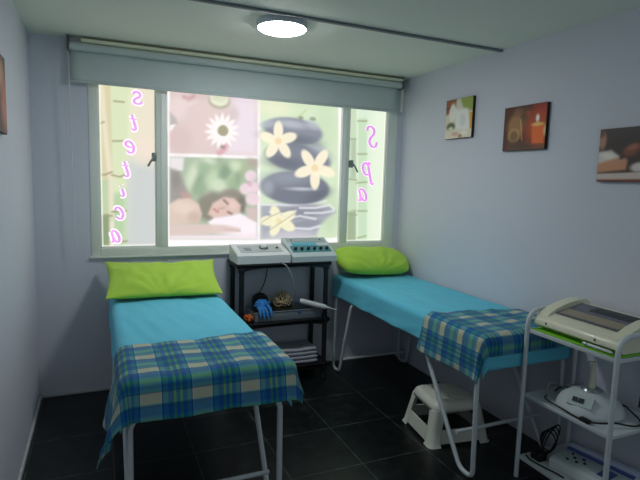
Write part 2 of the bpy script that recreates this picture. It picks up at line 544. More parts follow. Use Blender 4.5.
ART = {
 'poster': [
  ('p',[(0.7828,2.1505),(2.1914,2.2974),(2.2459,0.892),(0.7742,0.9385)],(246,240,240),0.0067,1),
  ('p',[(0.8497,2.2911),(1.4714,2.3652),(1.482,1.672),(0.8466,1.6595)],(212,192,188),0.0067,1),
  ('p',[(1.2815,2.3425),(1.4714,2.3652),(1.482,1.672),(1.243,1.6717),(1.2786,1.8468)],(226,212,220),0.0487,1),
  ('e',0.9021,1.9728,0.0612,0.0957,-20,(226,208,206),0.041,0.7),
  ('e',0.9151,1.7534,0.0824,0.0972,0,(206,178,176),0.0486,0.6),
  ('e',1.0897,1.8694,0.0996,0.1406,0,(219,192,190),0.0492,0.6),
  ('p',[(0.848,1.9411),(0.8883,1.9033),(0.9018,1.8631),(0.8475,1.8455)],(168,165,158),0.0136,0.8),
  ('p',[(0.8475,1.8524),(0.8882,1.8621),(0.8609,1.819),(0.8473,1.8113)],(240,236,236),0.0068,0.9),
  ('s',[(0.9432,2.0516),(0.9775,2.041),(1.0121,2.0647)],0.0239,(196,150,152),0.0137,0.8),
  ('s',[(0.9158,2.0081),(0.9706,1.9992),(1.0261,2.0246)],0.0205,(228,206,204),0.0137,0.6),
  ('e',1.1929,2.0463,0.0796,0.0562,0,(170,165,140),0.0084,0.9),
  ('e',1.1928,2.0639,0.0687,0.0527,0,(222,222,200),0.0105,1),
  ('e',1.1927,2.0744,0.0506,0.0351,0,(206,208,180),0.014,0.6),
  ('e',1.2998,1.9631,0.0371,0.0572,0,(196,176,172),0.0286,0.6),
  ('e',1.2766,1.8303,0.0593,0.0165,-8.4,(244,236,234),0.0065,0.95),
  ('e',1.2676,1.8037,0.0593,0.0166,-33.3,(244,236,234),0.0065,0.95),
  ('e',1.249,1.7827,0.0591,0.0165,-57.3,(244,236,234),0.0065,0.95),
  ('e',1.2241,1.7709,0.0588,0.0165,-80.5,(244,236,234),0.0065,0.95),
  ('e',1.1973,1.7702,0.0584,0.0165,-103.4,(244,236,234),0.0064,0.95),
  ('e',1.1733,1.7808,0.0581,0.0164,-126.7,(244,236,234),0.0064,0.95),
  ('e',1.1562,1.8008,0.0579,0.0164,-150.8,(244,236,234),0.0064,0.95),
  ('e',1.1487,1.8265,0.0577,0.0163,-175.8,(244,236,234),0.0064,0.95),
  ('e',1.1523,1.8537,0.0577,0.0163,159.1,(244,236,234),0.0064,0.95),
  ('e',1.1662,1.8778,0.0578,0.0163,134.6,(244,236,234),0.0064,0.95),
  ('e',1.188,1.8946,0.0581,0.0163,111.0,(244,236,234),0.0064,0.95),
  ('e',1.2142,1.9012,0.0584,0.0164,88.1,(244,236,234),0.0064,0.95),
  ('e',1.2403,1.8965,0.0587,0.0164,65.1,(244,236,234),0.0064,0.95),
  ('e',1.2616,1.8811,0.059,0.0165,41.4,(244,236,234),0.0064,0.95),
  ('e',1.2745,1.8577,0.0592,0.0165,16.8,(244,236,234),0.0065,0.95),
  ('e',1.2124,1.8353,0.0336,0.0328,0,(176,170,140),0.0086,0.9),
  ('e',1.2234,1.8396,0.0366,0.0393,0,(154,146,116),0.0071,0.9),
  ('s',[(1.1915,1.6764),(1.2281,1.6998),(1.2426,1.7295)],0.0324,(214,150,164),0.0144,0.8),
  ('e',1.2206,1.7211,0.0184,0.0144,0,(120,110,100),0.0072,0.6),
  ('p',[(0.8465,1.6353),(1.4824,1.646),(1.4918,1.0321),(0.8436,1.0484)],(164,180,154),0.0069,1),
  ('e',1.0053,1.5043,0.0424,0.0998,-20,(206,216,190),0.0285,0.85),
  ('e',1.0479,1.4769,0.0214,0.0717,-20,(126,150,122),0.0287,0.85),
  ('e',1.1703,1.5529,0.0219,0.0651,-20,(120,144,114),0.0289,0.85),
  ('e',1.2667,1.4977,0.0224,0.0587,-20,(216,222,202),0.0293,0.85),
  ('e',1.3345,1.4997,0.0228,0.0591,-20,(118,138,112),0.0295,0.85),
  ('e',1.1056,1.3627,0.029,0.0218,-20,(218,222,206),0.0291,0.85),
  ('e',1.0906,1.5643,0.0575,0.043,-20,(150,176,140),0.0287,0.85),
  ('e',1.1487,1.4943,0.0364,0.0869,-20,(190,208,172),0.029,0.85),
  ('e',1.244,1.5409,0.0446,0.0657,-20,(120,146,116),0.0292,0.85),
  ('e',1.193,1.4372,0.0516,0.0511,-20,(202,216,188),0.0292,0.85),
  ('e',1.3184,1.5875,0.0528,0.0367,-20,(200,214,178),0.0293,0.85),
  ('e',1.2895,1.4616,0.0376,0.0663,-20,(150,172,136),0.0295,0.85),
  ('e',1.0551,1.4124,0.043,0.0504,-20,(140,164,130),0.0288,0.85),
  ('e',1.3871,1.5606,0.0306,0.0666,-20,(160,176,140),0.0296,0.85),
  ('e',1.4479,1.6148,0.0387,0.0297,-20,(170,150,140),0.0297,0.85),
  ('e',1.1192,1.6228,0.0433,0.0215,-20,(210,220,196),0.0286,0.85),
  ('e',1.2452,1.3943,0.0299,0.0295,-20,(214,224,200),0.0295,0.85),
  ('p',[(0.8464,1.6318),(0.9424,1.6327),(0.9353,1.5445),(0.887,1.5287),(0.846,1.5482)],(228,220,224),0.0139,0.95),
  ('p',[(0.8461,1.5552),(0.9145,1.5296),(0.956,1.4175),(0.9982,1.3323),(0.8449,1.3091)],(150,142,138),0.0209,0.95),
  ('e',0.8868,1.4724,0.0275,0.0564,0,(126,122,118),0.0211,0.6),
  ('e',0.9559,1.3604,0.0421,0.0286,-30,(190,150,140),0.0143,0.7),
  ('e',1.1497,1.2828,0.1174,0.1101,0,(128,120,108),0.0294,0.9),
  ('e',1.2905,1.3581,0.0906,0.0593,-10,(134,122,112),0.0223,0.9),
  ('e',1.3672,1.2993,0.0307,0.0675,0,(110,98,92),0.015,0.8),
  ('p',[(0.8448,1.295),(0.9001,1.3382),(0.9841,1.3465),(1.0481,1.3039),(1.0698,1.2313),(1.0483,1.1656),(0.8441,1.1525)],(212,190,176),0.0142,1),
  ('e',0.9418,1.2743,0.0842,0.0431,-10,(226,206,192),0.0287,0.7),
  ('e',1.0125,1.2094,0.0428,0.0436,0,(188,164,150),0.0291,0.6),
  ('p',[(1.1134,1.2313),(1.1496,1.3122),(1.2306,1.3572),(1.3057,1.3509),(1.3595,1.2993),(1.3525,1.2467),(1.2843,1.2091),(1.1649,1.1945)],(214,184,174),0.0147,1),
  ('s',[(1.2307,1.3351),(1.2609,1.3058)],0.0148,(120,92,88),0.0089,0.85),
  ('s',[(1.2613,1.2464),(1.2917,1.2315)],0.0149,(120,92,88),0.0089,0.85),
  ('s',[(1.1571,1.2682),(1.1867,1.2462)],0.0162,(190,120,120),0.0074,0.8),
  ('s',[(1.194,1.2684),(1.2311,1.276)],0.0148,(186,146,138),0.0111,0.7),
  ('e',1.2986,1.2987,0.0303,0.0298,0,(226,198,188),0.0149,0.6),
  ('p',[(1.1136,1.1726),(1.1574,1.2019),(1.2767,1.2166),(1.3525,1.2391),(1.4858,1.1706),(1.4876,1.0476),(1.1654,1.0907)],(240,230,236),0.0147,1),
  ('p',[(1.3983,1.277),(1.488,1.2851),(1.4897,1.1706),(1.4148,1.2014)],(206,180,180),0.0151,0.9),
  ('p',[(0.8441,1.1596),(1.0556,1.1582),(1.2396,1.1495),(1.3538,1.1259),(1.3618,1.0955),(1.24,1.0896),(1.0557,1.0775),(0.8436,1.0592)],(214,192,186),0.0143,0.95),
  ('s',[(1.2323,1.1197),(1.354,1.1032)],0.009,(190,160,156),0.0075,0.6),
  ('p',[(0.8437,1.0736),(1.092,1.0769),(1.4872,1.0785),(1.4918,1.0321),(0.8436,1.0484)],(236,222,228),0.0144,0.95),
  ('e',1.4338,1.5176,0.0464,0.0425,0,(228,204,212),0.0119,0.95),
  ('e',1.3965,1.4196,0.0462,0.0426,0,(228,204,212),0.012,0.95),
  ('e',1.4583,1.4359,0.0468,0.0428,0,(228,204,212),0.012,0.95),
  ('e',1.4518,1.3454,0.0547,0.0502,0,(228,204,212),0.0121,0.95),
  ('e',1.4269,1.4576,0.0194,0.0187,0,(206,160,180),0.0112,0.7),
  ('p',[(1.4942,2.3679),(2.1288,2.4435),(2.1806,1.0393),(1.5157,1.0355)],(206,222,190),0.0071,1),
  ('e',1.6126,2.0541,0.1265,0.0882,0,(226,228,196),0.0514,0.8),
  ('e',2.0307,1.8969,0.0865,0.2014,0,(196,216,182),0.0542,0.8),
  ('e',2.0974,1.2244,0.0804,0.1624,0,(186,206,172),0.0487,0.7),
  ('s',[(1.7353,1.9524),(1.8084,1.9805),(1.8649,2.0379)],0.0165,(196,200,150),0.0112,0.7),
  ('e',1.8251,1.9742,0.0207,0.0151,0,(130,136,116),0.0076,0.8),
  ('e',1.9256,1.9742,0.0253,0.0153,0,(130,136,116),0.0076,0.8),
  ('p',[(1.5154,1.3005),(1.8338,1.3268),(2.0949,1.2973),(2.1503,1.2489),(2.0283,1.1678),(1.9791,1.055),(1.5196,1.0393)],(160,162,172),0.0229,1),
  ('e',1.8276,1.2401,0.22,0.0474,4,(128,130,142),0.0237,0.9),
  ('e',1.8896,1.1526,0.1374,0.032,8,(134,136,148),0.016,0.8),
  ('e',1.7562,1.0666,0.2012,0.0317,0,(196,190,202),0.0238,0.8),
  ('s',[(1.5232,1.3044),(1.7506,1.3025),(1.9365,1.316),(2.058,1.3372)],0.0137,(238,236,240),0.0107,0.85),
  ('s',[(1.835,1.2796),(1.9722,1.2804),(2.0946,1.3054),(2.1315,1.2732)],0.0142,(238,236,240),0.011,0.85),
  ('s',[(1.8786,1.2402),(2.026,1.2405),(2.132,1.257)],0.0143,(238,236,240),0.0111,0.85),
  ('s',[(1.7117,1.193),(1.8367,1.2164),(1.9749,1.1922)],0.0141,(238,236,240),0.011,0.85),
  ('s',[(1.7549,1.122),(1.9252,1.1122),(2.0117,1.1356)],0.0142,(238,236,240),0.0111,0.85),
  ('s',[(1.5882,1.2473),(1.7191,1.2321),(1.8019,1.2558)],0.0139,(238,236,240),0.0108,0.85),
  ('e',1.7974,1.4357,0.2885,0.1284,-2,(108,112,126),0.0125,1),
  ('e',1.7292,1.5114,0.1811,0.0538,4,(142,148,160),0.0462,0.8),
  ('e',1.848,1.429,0.1099,0.0125,0,(188,190,198),0.0117,0.9),
  ('e',1.5688,1.4308,0.0479,0.0532,0,(170,174,182),0.0304,0.6),
  ('e',1.9867,1.3763,0.1044,0.0398,20,(80,84,98),0.0398,0.6),
  ('e',1.8165,1.6685,0.2752,0.1076,-6,(118,122,136),0.0123,1),
  ('e',1.9749,1.7537,0.1202,0.0389,-30,(160,165,174),0.0311,0.8),
  ('e',1.7102,1.6256,0.1471,0.0457,-5,(84,88,102),0.0381,0.6),
  ('s',[(1.8779,1.5704),(1.9788,1.6289),(2.0551,1.6872)],0.0125,(200,206,200),0.0093,0.6),
  ('e',1.7699,1.872,0.2422,0.0982,-4,(128,132,146),0.0121,1),
  ('e',1.7523,1.9236,0.1225,0.0301,-4,(176,180,190),0.0226,0.9),
  ('e',1.9269,1.9283,0.0592,0.0306,-20,(180,184,192),0.023,0.8),
  ('e',1.755,1.8104,0.1968,0.0379,-4,(88,92,106),0.0303,0.7),
  ('e',1.5602,1.9099,0.055,0.0258,10,(170,176,184),0.0147,0.8),
  ('e',1.6443,1.865,0.074,0.0388,90.0,(244,234,206),0.009,0.95),
  ('e',1.7236,1.8172,0.0754,0.0392,18.0,(244,234,206),0.0091,0.95),
  ('e',1.6955,1.7296,0.0751,0.0393,-54.0,(244,234,206),0.0091,0.95),
  ('e',1.5994,1.7246,0.0737,0.039,-126.0,(244,234,206),0.009,0.95),
  ('e',1.5685,1.8078,0.073,0.0386,162.0,(244,234,206),0.0089,0.95),
  ('e',1.6459,1.7889,0.0273,0.0255,0,(234,208,158),0.009,0.9),
  ('e',1.8955,1.6627,0.0847,0.0419,127.0,(244,234,206),0.0093,0.95),
  ('e',2.0061,1.6693,0.0866,0.0423,55.0,(244,234,206),0.0094,0.95),
  ('e',2.0459,1.5745,0.0875,0.0427,-17.0,(244,234,206),0.0095,0.95),
  ('e',1.9582,1.5103,0.0862,0.0425,-89.0,(244,234,206),0.0094,0.95),
  ('e',1.8662,1.5654,0.0845,0.042,-161.0,(244,234,206),0.0093,0.95),
  ('e',1.954,1.5965,0.0309,0.0282,0,(234,208,158),0.0094,0.9),
  ('e',1.7288,1.2084,0.0747,0.0407,26.1,(238,232,196),0.0094,0.95),
  ('e',1.7286,1.1445,0.0749,0.0409,-27.8,(238,232,196),0.0094,0.95),
  ('e',1.6373,1.1266,0.0735,0.0406,-116.2,(238,232,196),0.0094,0.95),
  ('e',1.5822,1.1788,0.0726,0.0402,179.3,(238,232,196),0.0093,0.95),
  ('e',1.6379,1.2291,0.0733,0.0403,113.6,(238,232,196),0.0093,0.95),
  ('e',1.6626,1.1775,0.0246,0.0234,0,(230,214,160),0.0094,0.9),
  ('s',[(1.5254,1.1704),(1.6049,1.2165),(1.702,1.2554)],0.0077,(150,146,130),0.0062,0.6),
  ('s',[(1.5907,1.1081),(1.6874,1.1696),(1.7857,1.2321)],0.0078,(150,146,130),0.0062,0.6),
 ],
 'bamboo_left': [
  ('p',[(0.3182,2.2277),(0.8166,2.2871),(0.8083,0.9013),(0.2893,0.9198)],(222,222,192),0.0063,1),
  ('p',[(0.615,2.133),(0.8158,2.1539),(0.8121,1.5401),(0.6079,1.5667)],(226,216,194),0.0524,0.9),
  ('p',[(0.5572,1.5984),(0.8123,1.5748),(0.8083,0.9013),(0.5087,0.912)],(196,200,198),0.0808,1),
  ('e',0.687,1.6721,0.0785,0.0816,0,(232,214,200),0.0612,0.8),
  ('p',[(0.474,2.2463),(0.5978,2.261),(0.5562,1.5309),(0.541,0.9108),(0.4512,0.914)],(210,220,182),0.0128,1),
  ('p',[(0.4526,1.3594),(0.5543,1.3951),(0.542,0.9809),(0.4461,0.9835)],(174,200,158),0.027,0.95),
  ('p',[(0.3775,2.2348),(0.4679,2.2456),(0.4719,1.3935),(0.3911,1.3919)],(206,200,160),0.0095,0.95),
  ('p',[(0.3678,1.4579),(0.467,1.4741),(0.469,1.2169),(0.3751,1.2034)],(182,198,160),0.0199,0.95),
  ('p',[(0.369,1.2102),(0.4629,1.2306),(0.4651,0.983),(0.3708,0.9856)],(128,146,108),0.0135,0.95),
  ('p',[(0.4494,1.176),(0.4746,1.1758),(0.4714,0.9828),(0.4461,0.9835)],(214,214,200),0.0068,0.8),
  ('s',[(0.4014,2.2376),(0.4342,1.725),(0.4605,1.4605),(0.4593,1.0178)],0.0317,(232,220,200),0.0127,0.75),
  ('s',[(0.3748,1.4979),(0.4177,1.4927),(0.4677,1.5144)],0.0106,(150,140,108),0.0066,0.9),
  ('s',[(0.3751,1.2034),(0.4189,1.2237),(0.4627,1.2169)],0.0108,(150,140,108),0.0068,0.9),
  ('s',[(0.4674,1.4943),(0.5175,1.4824),(0.5622,1.5041)],0.0107,(150,140,108),0.0067,0.9),
  ('s',[(0.4631,1.2442),(0.5523,1.2513)],0.0109,(150,140,108),0.0068,0.9),
  ('s',[(0.4774,1.721),(0.5527,1.7254)],0.0106,(150,140,108),0.0066,0.9),
  ('s',[(0.3813,1.8261),(0.4241,1.8421)],0.0104,(150,140,108),0.0065,0.9),
  ('s',[(0.488,1.9839),(0.5501,1.9828)],0.0104,(150,140,108),0.0065,0.9),
  ('s',[(0.4659,1.0314),(0.5558,1.0434)],0.0111,(150,140,108),0.0069,0.9),
 ],
 'bamboo_right': [
  ('p',[(2.1475,2.2929),(2.7003,2.3505),(2.7844,0.8308),(2.2013,0.8516)],(210,228,204),0.0077,1),
  ('p',[(2.4351,2.3228),(2.7003,2.3505),(2.7844,0.8308),(2.4655,0.8422)],(226,236,214),0.0629,0.9),
  ('p',[(2.233,2.1462),(2.3049,2.1527),(2.3447,1.4312),(2.3453,0.9733),(2.2612,0.9753)],(192,210,180),0.0156,0.9),
  ('p',[(2.32,2.0117),(2.4027,2.0179),(2.45,0.9709),(2.3642,0.9729)],(190,214,180),0.0158,0.85),
  ('p',[(2.2596,1.2492),(2.333,1.266),(2.3442,0.9986),(2.2602,1.0004)],(150,166,134),0.0165,0.9),
  ('p',[(2.2727,1.8333),(2.3091,1.8355),(2.322,1.5289),(2.276,1.5275)],(160,178,150),0.0159,0.7),
  ('s',[(2.3094,2.1531),(2.3577,1.0152)],0.0125,(226,232,214),0.0078,0.9),
  ('s',[(2.321,1.9879),(2.4038,1.994)],0.0119,(150,160,124),0.0079,0.9),
  ('s',[(2.2543,1.8402),(2.3088,1.8435)],0.0119,(150,160,124),0.0079,0.9),
  ('s',[(2.3322,1.7241),(2.4158,1.7281)],0.0121,(150,160,124),0.0081,0.9),
  ('s',[(2.258,1.5189),(2.3319,1.5128)],0.0122,(150,160,124),0.0081,0.9),
  ('s',[(2.333,1.4883),(2.4261,1.499)],0.0123,(150,160,124),0.0082,0.9),
  ('s',[(2.2602,1.2327),(2.3441,1.2245)],0.0124,(150,160,124),0.0082,0.9),
  ('s',[(2.3521,1.2577),(2.437,1.2581)],0.0125,(150,160,124),0.0083,0.9),
  ('s',[(2.3617,1.032),(2.437,1.0476)],0.0126,(150,160,124),0.0084,0.9),
 ],
 'picture_towel': [
  ('p',[(-0.5193,2.19),(-0.9562,2.1247),(-0.9906,1.7634),(-0.5563,1.7867)],(230,219,201),0.0073,1),
  ('p',[(-0.5227,2.1534),(-0.7311,2.1241),(-0.7089,2.0095),(-0.5381,1.985)],(156,94,62),0.0146,0.95),
  ('p',[(-0.7279,2.1588),(-0.9562,2.1247),(-0.9699,1.9804),(-0.8044,2.026)],(156,174,82),0.0139,0.95),
  ('s',[(-0.6045,2.0354),(-0.7162,2.0503)],0.0144,(100,56,40),0.0072,0.7),
  ('e',-0.6871,2.005,0.0394,0.0636,5,(252,248,239),0.0106,0.95),
  ('p',[(-0.7076,2.0236),(-0.8465,2.021),(-0.8812,1.8702),(-0.7325,1.8751)],(248,246,241),0.014,0.95),
  ('p',[(-0.8697,1.9916),(-0.9155,1.9865),(-0.9256,1.8798),(-0.8806,1.8769)],(230,165,62),0.0067,0.95),
  ('e',-0.6736,1.908,0.0455,0.0285,0,(78,89,56),0.0085,0.85),
  ('e',-0.675,1.8937,0.0284,0.0142,0,(252,248,224),0.0071,0.8),
  ('e',-0.8015,1.9448,0.0319,0.0413,0,(224,224,224),0.0138,0.7),
  ('p',[(-0.5468,1.8896),(-0.9799,1.8753),(-0.9906,1.7634),(-0.5563,1.7867)],(239,224,206),0.0147,0.8),
  ('e',-0.7233,1.8548,0.0333,0.0141,0,(212,168,145),0.007,0.8),
  ('e',-0.8205,1.8546,0.0423,0.0172,0,(252,248,235),0.0069,0.8),
  ('e',-0.7796,1.8369,0.0216,0.0139,0,(168,112,89),0.0069,0.7),
 ],
 'picture_candle': [
  ('p',[(-1.1452,2.0657),(-1.6064,2.0008),(-1.6419,1.6471),(-1.1845,1.6595)],(92,47,32),0.0062,1),
  ('p',[(-1.407,2.0289),(-1.6064,2.0008),(-1.6189,1.8759),(-1.4409,1.9109)],(152,37,25),0.0231,0.95),
  ('e',-1.2993,1.8606,0.065,0.0721,10,(187,137,87),0.024,0.85),
  ('e',-1.2888,1.8016,0.0491,0.0423,0,(225,185,125),0.0121,0.7),
  ('e',-1.2888,1.8016,0.0327,0.0302,0,(115,75,45),0.0121,0.7),
  ('e',-1.3741,1.9006,0.0388,0.0587,0,(105,80,55),0.0176,0.7),
  ('e',-1.3153,1.9419,0.0401,0.0238,0,(150,107,75),0.0119,0.7),
  ('s',[(-1.336,1.8927),(-1.3556,1.7734)],0.0095,(245,200,125),0.0059,0.7),
  ('p',[(-1.2424,1.7682),(-1.5779,1.7485),(-1.5851,1.6763),(-1.2247,1.6893)],(105,75,57),0.0184,0.85),
  ('e',-1.4699,1.84,0.0953,0.1028,0,(237,87,30),0.0457,0.7),
  ('p',[(-1.4235,1.8612),(-1.5112,1.8589),(-1.5224,1.7461),(-1.435,1.7453)],(252,115,45),0.0087,1),
  ('e',-1.4682,1.8572,0.044,0.0114,0,(252,212,120),0.0057,0.9),
  ('e',-1.4648,1.8914,0.0132,0.0228,0,(252,252,252),0.0068,1),
  ('e',-1.5293,1.8183,0.017,0.0337,0,(252,237,162),0.0084,0.7),
  ('e',-1.3944,1.9274,0.023,0.0175,0,(187,75,37),0.0116,0.7),
  ('e',-1.3748,1.7369,0.078,0.0118,0,(75,50,42),0.0118,0.6),
 ],
 'picture_massage': [
  ('p',[(-1.8027,1.8977),(-2.2923,1.8415),(-2.3285,1.501),(-1.8445,1.4881)],(52,36,32),0.0051,1),
  ('e',-2.011,1.7229,0.0714,0.0382,0,(41,29,27),0.0239,0.8),
  ('e',-1.8931,1.7348,0.0222,0.0449,0,(195,138,105),0.01,0.9),
  ('e',-1.884,1.7701,0.0167,0.02,0,(103,57,41),0.0075,0.8),
  ('p',[(-1.8707,1.6811),(-1.9469,1.6877),(-1.9922,1.6569),(-1.9858,1.6185),(-1.8723,1.6106)],(225,213,204),0.0101,1),
  ('e',-1.9283,1.6591,0.0326,0.0148,10,(252,246,236),0.0099,0.7),
  ('p',[(-1.8712,1.6207),(-1.9828,1.6476),(-2.0361,1.627),(-2.03,1.589),(-1.8759,1.5752)],(213,149,112),0.0101,1),
  ('e',-2.0502,1.6831,0.0447,0.0283,-20,(138,71,50),0.0118,0.95),
  ('e',-2.0587,1.6968,0.0296,0.0141,-20,(184,114,82),0.0094,0.7),
  ('e',-2.0977,1.6023,0.0481,0.0233,-5,(234,223,216),0.0093,0.95),
  ('e',-2.0199,1.6369,0.0153,0.0096,0,(229,172,138),0.0072,0.8),
  ('p',[(-1.8361,1.5703),(-2.3194,1.5863),(-2.3285,1.501),(-1.8445,1.4881)],(236,218,206),0.0051,0.9),
  ('p',[(-1.839,1.542),(-2.3235,1.5479),(-2.3294,1.4925),(-1.8456,1.4779)],(126,50,39),0.0062,0.95),
  ('e',-2.1825,1.6772,0.0627,0.0359,0,(172,110,82),0.0179,0.8),
 ],
}

# ------------------------------------------------------------------ the room
struct('floor', B((-.12, YF - .12, -.1), (W + .12, .14, 0)), 'floor', smooth=False)
fl = D.objects['floor']
fl.data.transform(Matrix.Translation(fl.location))
fl.location = (0, 0, 0)
struct('ceiling', B((-.12, YF - .12, H), (W + .12, .14, H + .1)), 'ceiling', smooth=False)
struct('wall_left', B((-.12, YF - .12, 0), (0, .14, H)), 'wall', smooth=False)
struct('wall_right', B((W, YF - .12, 0), (W + .12, .14, H)), 'wall', smooth=False)
struct('wall_front', B((0, YF - .12, 0), (W, YF, H)), 'wall', smooth=False)
X0, X1, Z0, Z1 = .331, 2.679, .9456, 2.29
bm = bmesh.new()
box(bm, (0, 0, 0), (W, .14, Z0))
box(bm, (0, 0, Z1), (W, .14, H))
box(bm, (0, 0, Z0), (X0, .14, Z1))
box(bm, (X1, 0, Z0), (W, .14, Z1))
struct('wall_back', bm, 'wall', smooth=False)
struct('baseboard_left', B((0, YF, 0), (.012, -.012, .03), .003), 'base')
struct('baseboard_back', B((0, -.012, 0), (W, 0, .02), .003), 'base')

wn = D.objects.new('window_1', None)
C.objects.link(wn)
wn.location = ((X0 + X1) / 2, .02, Z0)
wn['_o'] = list(wn.location)
wn['kind'] = 'structure'
bm = bmesh.new()
ft, fb = .057, .055
for a, b in (((X0, -.006, Z0), (X0 + ft, .06, Z1)), ((2.588, -.006, Z0), (X1, .06, Z1)), ((X0 + ft, -.006, Z0), (2.588, .06, Z0 + fb)), ((X0 + ft, -.006, Z1 - .05), (2.588, .06, Z1))):
    box(bm, a, b, .004)
for xa, xb in ((.388, .752), (2.238, 2.588)):          # the two opening sashes' slim inner rims
    for a, b in (((xa, .004, 1.0), (xa + .008, .05, 2.24)), ((xb - .008, .004, 1.0), (xb, .05, 2.24)), ((xa, .004, 1.0), (xb, .05, 1.009))):
        box(bm, a, b, .002)
obj('window_frame', bm, 'frame', wn)
for xa, xb in ((.752, .828), (2.173, 2.238)):
    bm = B((xa, -.006, Z0 + fb), (xb, .06, Z1 - .05), .004)
    box(bm, ((xa + xb) / 2 - .012, -.01, Z0 + fb), ((xa + xb) / 2 + .012, 0, Z1 - .05), .003)
    obj('mullion', bm, 'frame', wn)
for xa, xb in ((.388, .752), (.828, 2.173), (2.238, 2.588)):
    obj('pane', B((xa, .034, 1.0), (xb, .04, 2.24)), 'glass', wn, smooth=False)
obj('window_sill', B((X0 - .008, -.022, Z0 - .012), (X1 + .03, .0, Z0), .003), 'frame', wn)
for hx, hz, s in ((.735, 1.625, -1), (2.256, 1.64, 1)):
    h = obj('window_handle', B((hx - .014, -.03, hz - .03), (hx + .014, .004, hz + .03), .006), 'handle', wn)
    obj('lever', T([(hx, -.03, hz), (hx, -.045, hz), (hx + s * .02, -.05, hz - .025), (hx + s * .042, -.05, hz - .065)], .007), 'handle', h)


def recenter(o):
    co = [v.co for v in o.data.vertices]
    c = Vector(((min(v.x for v in co) + max(v.x for v in co)) / 2, (min(v.y for v in co) + max(v.y for v in co)) / 2, min(v.z for v in co)))
    o.data.transform(Matrix.Translation(-c))
    o.location = c
    o['_o'] = list(c)
    return o


# ------------------------------------------------------------------ printed films on the window
FY = .024
wedge = (250, 246, 240)
po = recenter(print_sheet('window_poster', ART['poster'], .829, 2.172, 1.0, 2.24, .0065, lambda u, z: (u, FY, z), 'film'))
tag(po, 'large backlit window poster with daisy, resting woman and stacked stones', 'poster')
ART['bamboo_left'] += [('s', [(.400, .95), (.400, 2.3)], .008, wedge, .004, .9), ('s', [(.39, 1.012), (.76, 1.012)], .008, wedge, .004, .9)]
ART['bamboo_right'] += [('s', [(2.577, .95), (2.577, 2.3)], .008, wedge, .004, .9), ('s', [(2.2, 1.012), (2.6, 1.012)], .008, wedge, .004, .9)]
fl_ = recenter(print_sheet('window_film', ART['bamboo_left'], .396, .744, 1.009, 2.24, .0065, lambda u, z: (u, FY, z), 'film'))
tag(fl_, 'frosted bamboo print film with seven stacked pink letters, left window sash', 'window film')
fr_ = recenter(print_sheet('window_film', ART['bamboo_right'], 2.246, 2.580, 1.009, 2.24, .0065, lambda u, z: (u, FY, z), 'film'))
tag(fr_, 'pale mint bamboo print film lettered with three pink letters, right window sash', 'window film')

GLYPH = {
    's': [[(.86, .78), (.62, .97), (.34, .95), (.16, .76), (.3, .58), (.58, .46), (.84, .3), (.78, .1), (.5, .02), (.22, .08), (.08, .24)]],
    't': [[(.56, 1.0), (.42, .5), (.36, .16), (.5, .02), (.74, .1)], [(.16, .7), (.84, .74)]],
    'e': [[(.16, .46), (.6, .52), (.86, .68), (.76, .9), (.5, .97), (.24, .8), (.12, .46), (.22, .14), (.48, .02), (.84, .18)]],
    'i': [[(.5, .64), (.42, .2), (.52, .03), (.7, .08)], [(.54, .9), (.57, .95)]],
    'c': [[(.82, .74), (.7, .94), (.46, .95), (.22, .74), (.12, .42), (.24, .12), (.5, .02), (.84, .18)]],
    'a': [[(.78, .9), (.52, .97), (.26, .76), (.12, .4), (.2, .08), (.44, .06), (.66, .3), (.82, .9)], [(.82, .92), (.72, .3), (.76, .06), (.96, .08)]],
    'S': [[(.9, .78), (.84, .92), (.6, 1.0), (.36, .93), (.24, .78), (.34, .62), (.58, .48), (.76, .3), (.68, .1), (.42, .01), (.18, .08), (.08, .26)]],
    'p': [[(.14, .92), (.34, 1.0), (.3, .6), (.16, 0), (.02, 0), (.32, .01)], [(.32, .84), (.6, 1.0), (.86, .84), (.84, .6), (.62, .42), (.3, .48)]],
}


def ribbon(bm, pts, w, y, thin=.55):
    """flat stroke with broad-nib width, cut from a sheet 1 mm thick"""
    P = spline([(p[0], 0, p[1]) for p in pts], 6)
    n = len(P)
    Lr = []
    for i in range(n):
        t = (P[min(i + 1, n - 1)] - P[max(i - 1, 0)]).normalized()
        nn = Vector((-t.z, 0, t.x))
        k = w * (thin + (1 - thin) * abs(t.z)) * (.75 if i in (0, n - 1) else 1)
        Lr.append((P[i] + nn * k / 2, P[i] - nn * k / 2))
    y2 = y + .001
    a = [(bm.verts.new((l.x, y, l.z)), bm.verts.new((r.x, y, r.z)), bm.verts.new((r.x, y2, r.z)), bm.verts.new((l.x, y2, l.z))) for l, r in Lr]
    for q, s in zip(a, a[1:]):
        for k in range(4):
            bm.faces.new((q[k], q[(k + 1) % 4], s[(k + 1) % 4], s[k]))
    bm.faces.new(a[0])
    bm.faces.new(a[-1][::-1])


def letter(ch, cx, cz, w, h, parent, ink, bold, halo):
    """seen from inside, so mirrored"""
    def place(p):
        return (cx - (p[0] - .5) * w - (p[1] - .5) * h * .12, cz + (p[1] - .5) * h)
    bm = bmesh.new()
    for s in GLYPH[ch]: ribbon(bm, [place(p) for p in s], bold, FY - .004)
    lt = obj('letter', bm, ink, parent, smooth=False)
    bm = bmesh.new()
    for s in GLYPH[ch]: ribbon(bm, [place(p) for p in s], bold + halo, FY - .0022, .8)
    obj('letter_outline', bm, 'halo', lt, smooth=False)


for ch, cx, cz in (('s', .634, 2.017), ('t', .608, 1.852), ('e', .582, 1.687), ('t', .556, 1.537), ('i', .531, 1.391), ('c', .508, 1.237), ('a', .481, 1.076)):
    letter(ch, cx, cz, .064, .082 if ch not in 't' else .104, fl_, 'ink', .018, .020)
for ch, cx, cz, w, h in (('S', 2.456, 1.869, .10, .168), ('p', 2.424, 1.572, .098, .168), ('a', 2.388, 1.392, .092, .10)):
    letter(ch, cx, cz, w, h, fr_, 'ink2', .023, .010)

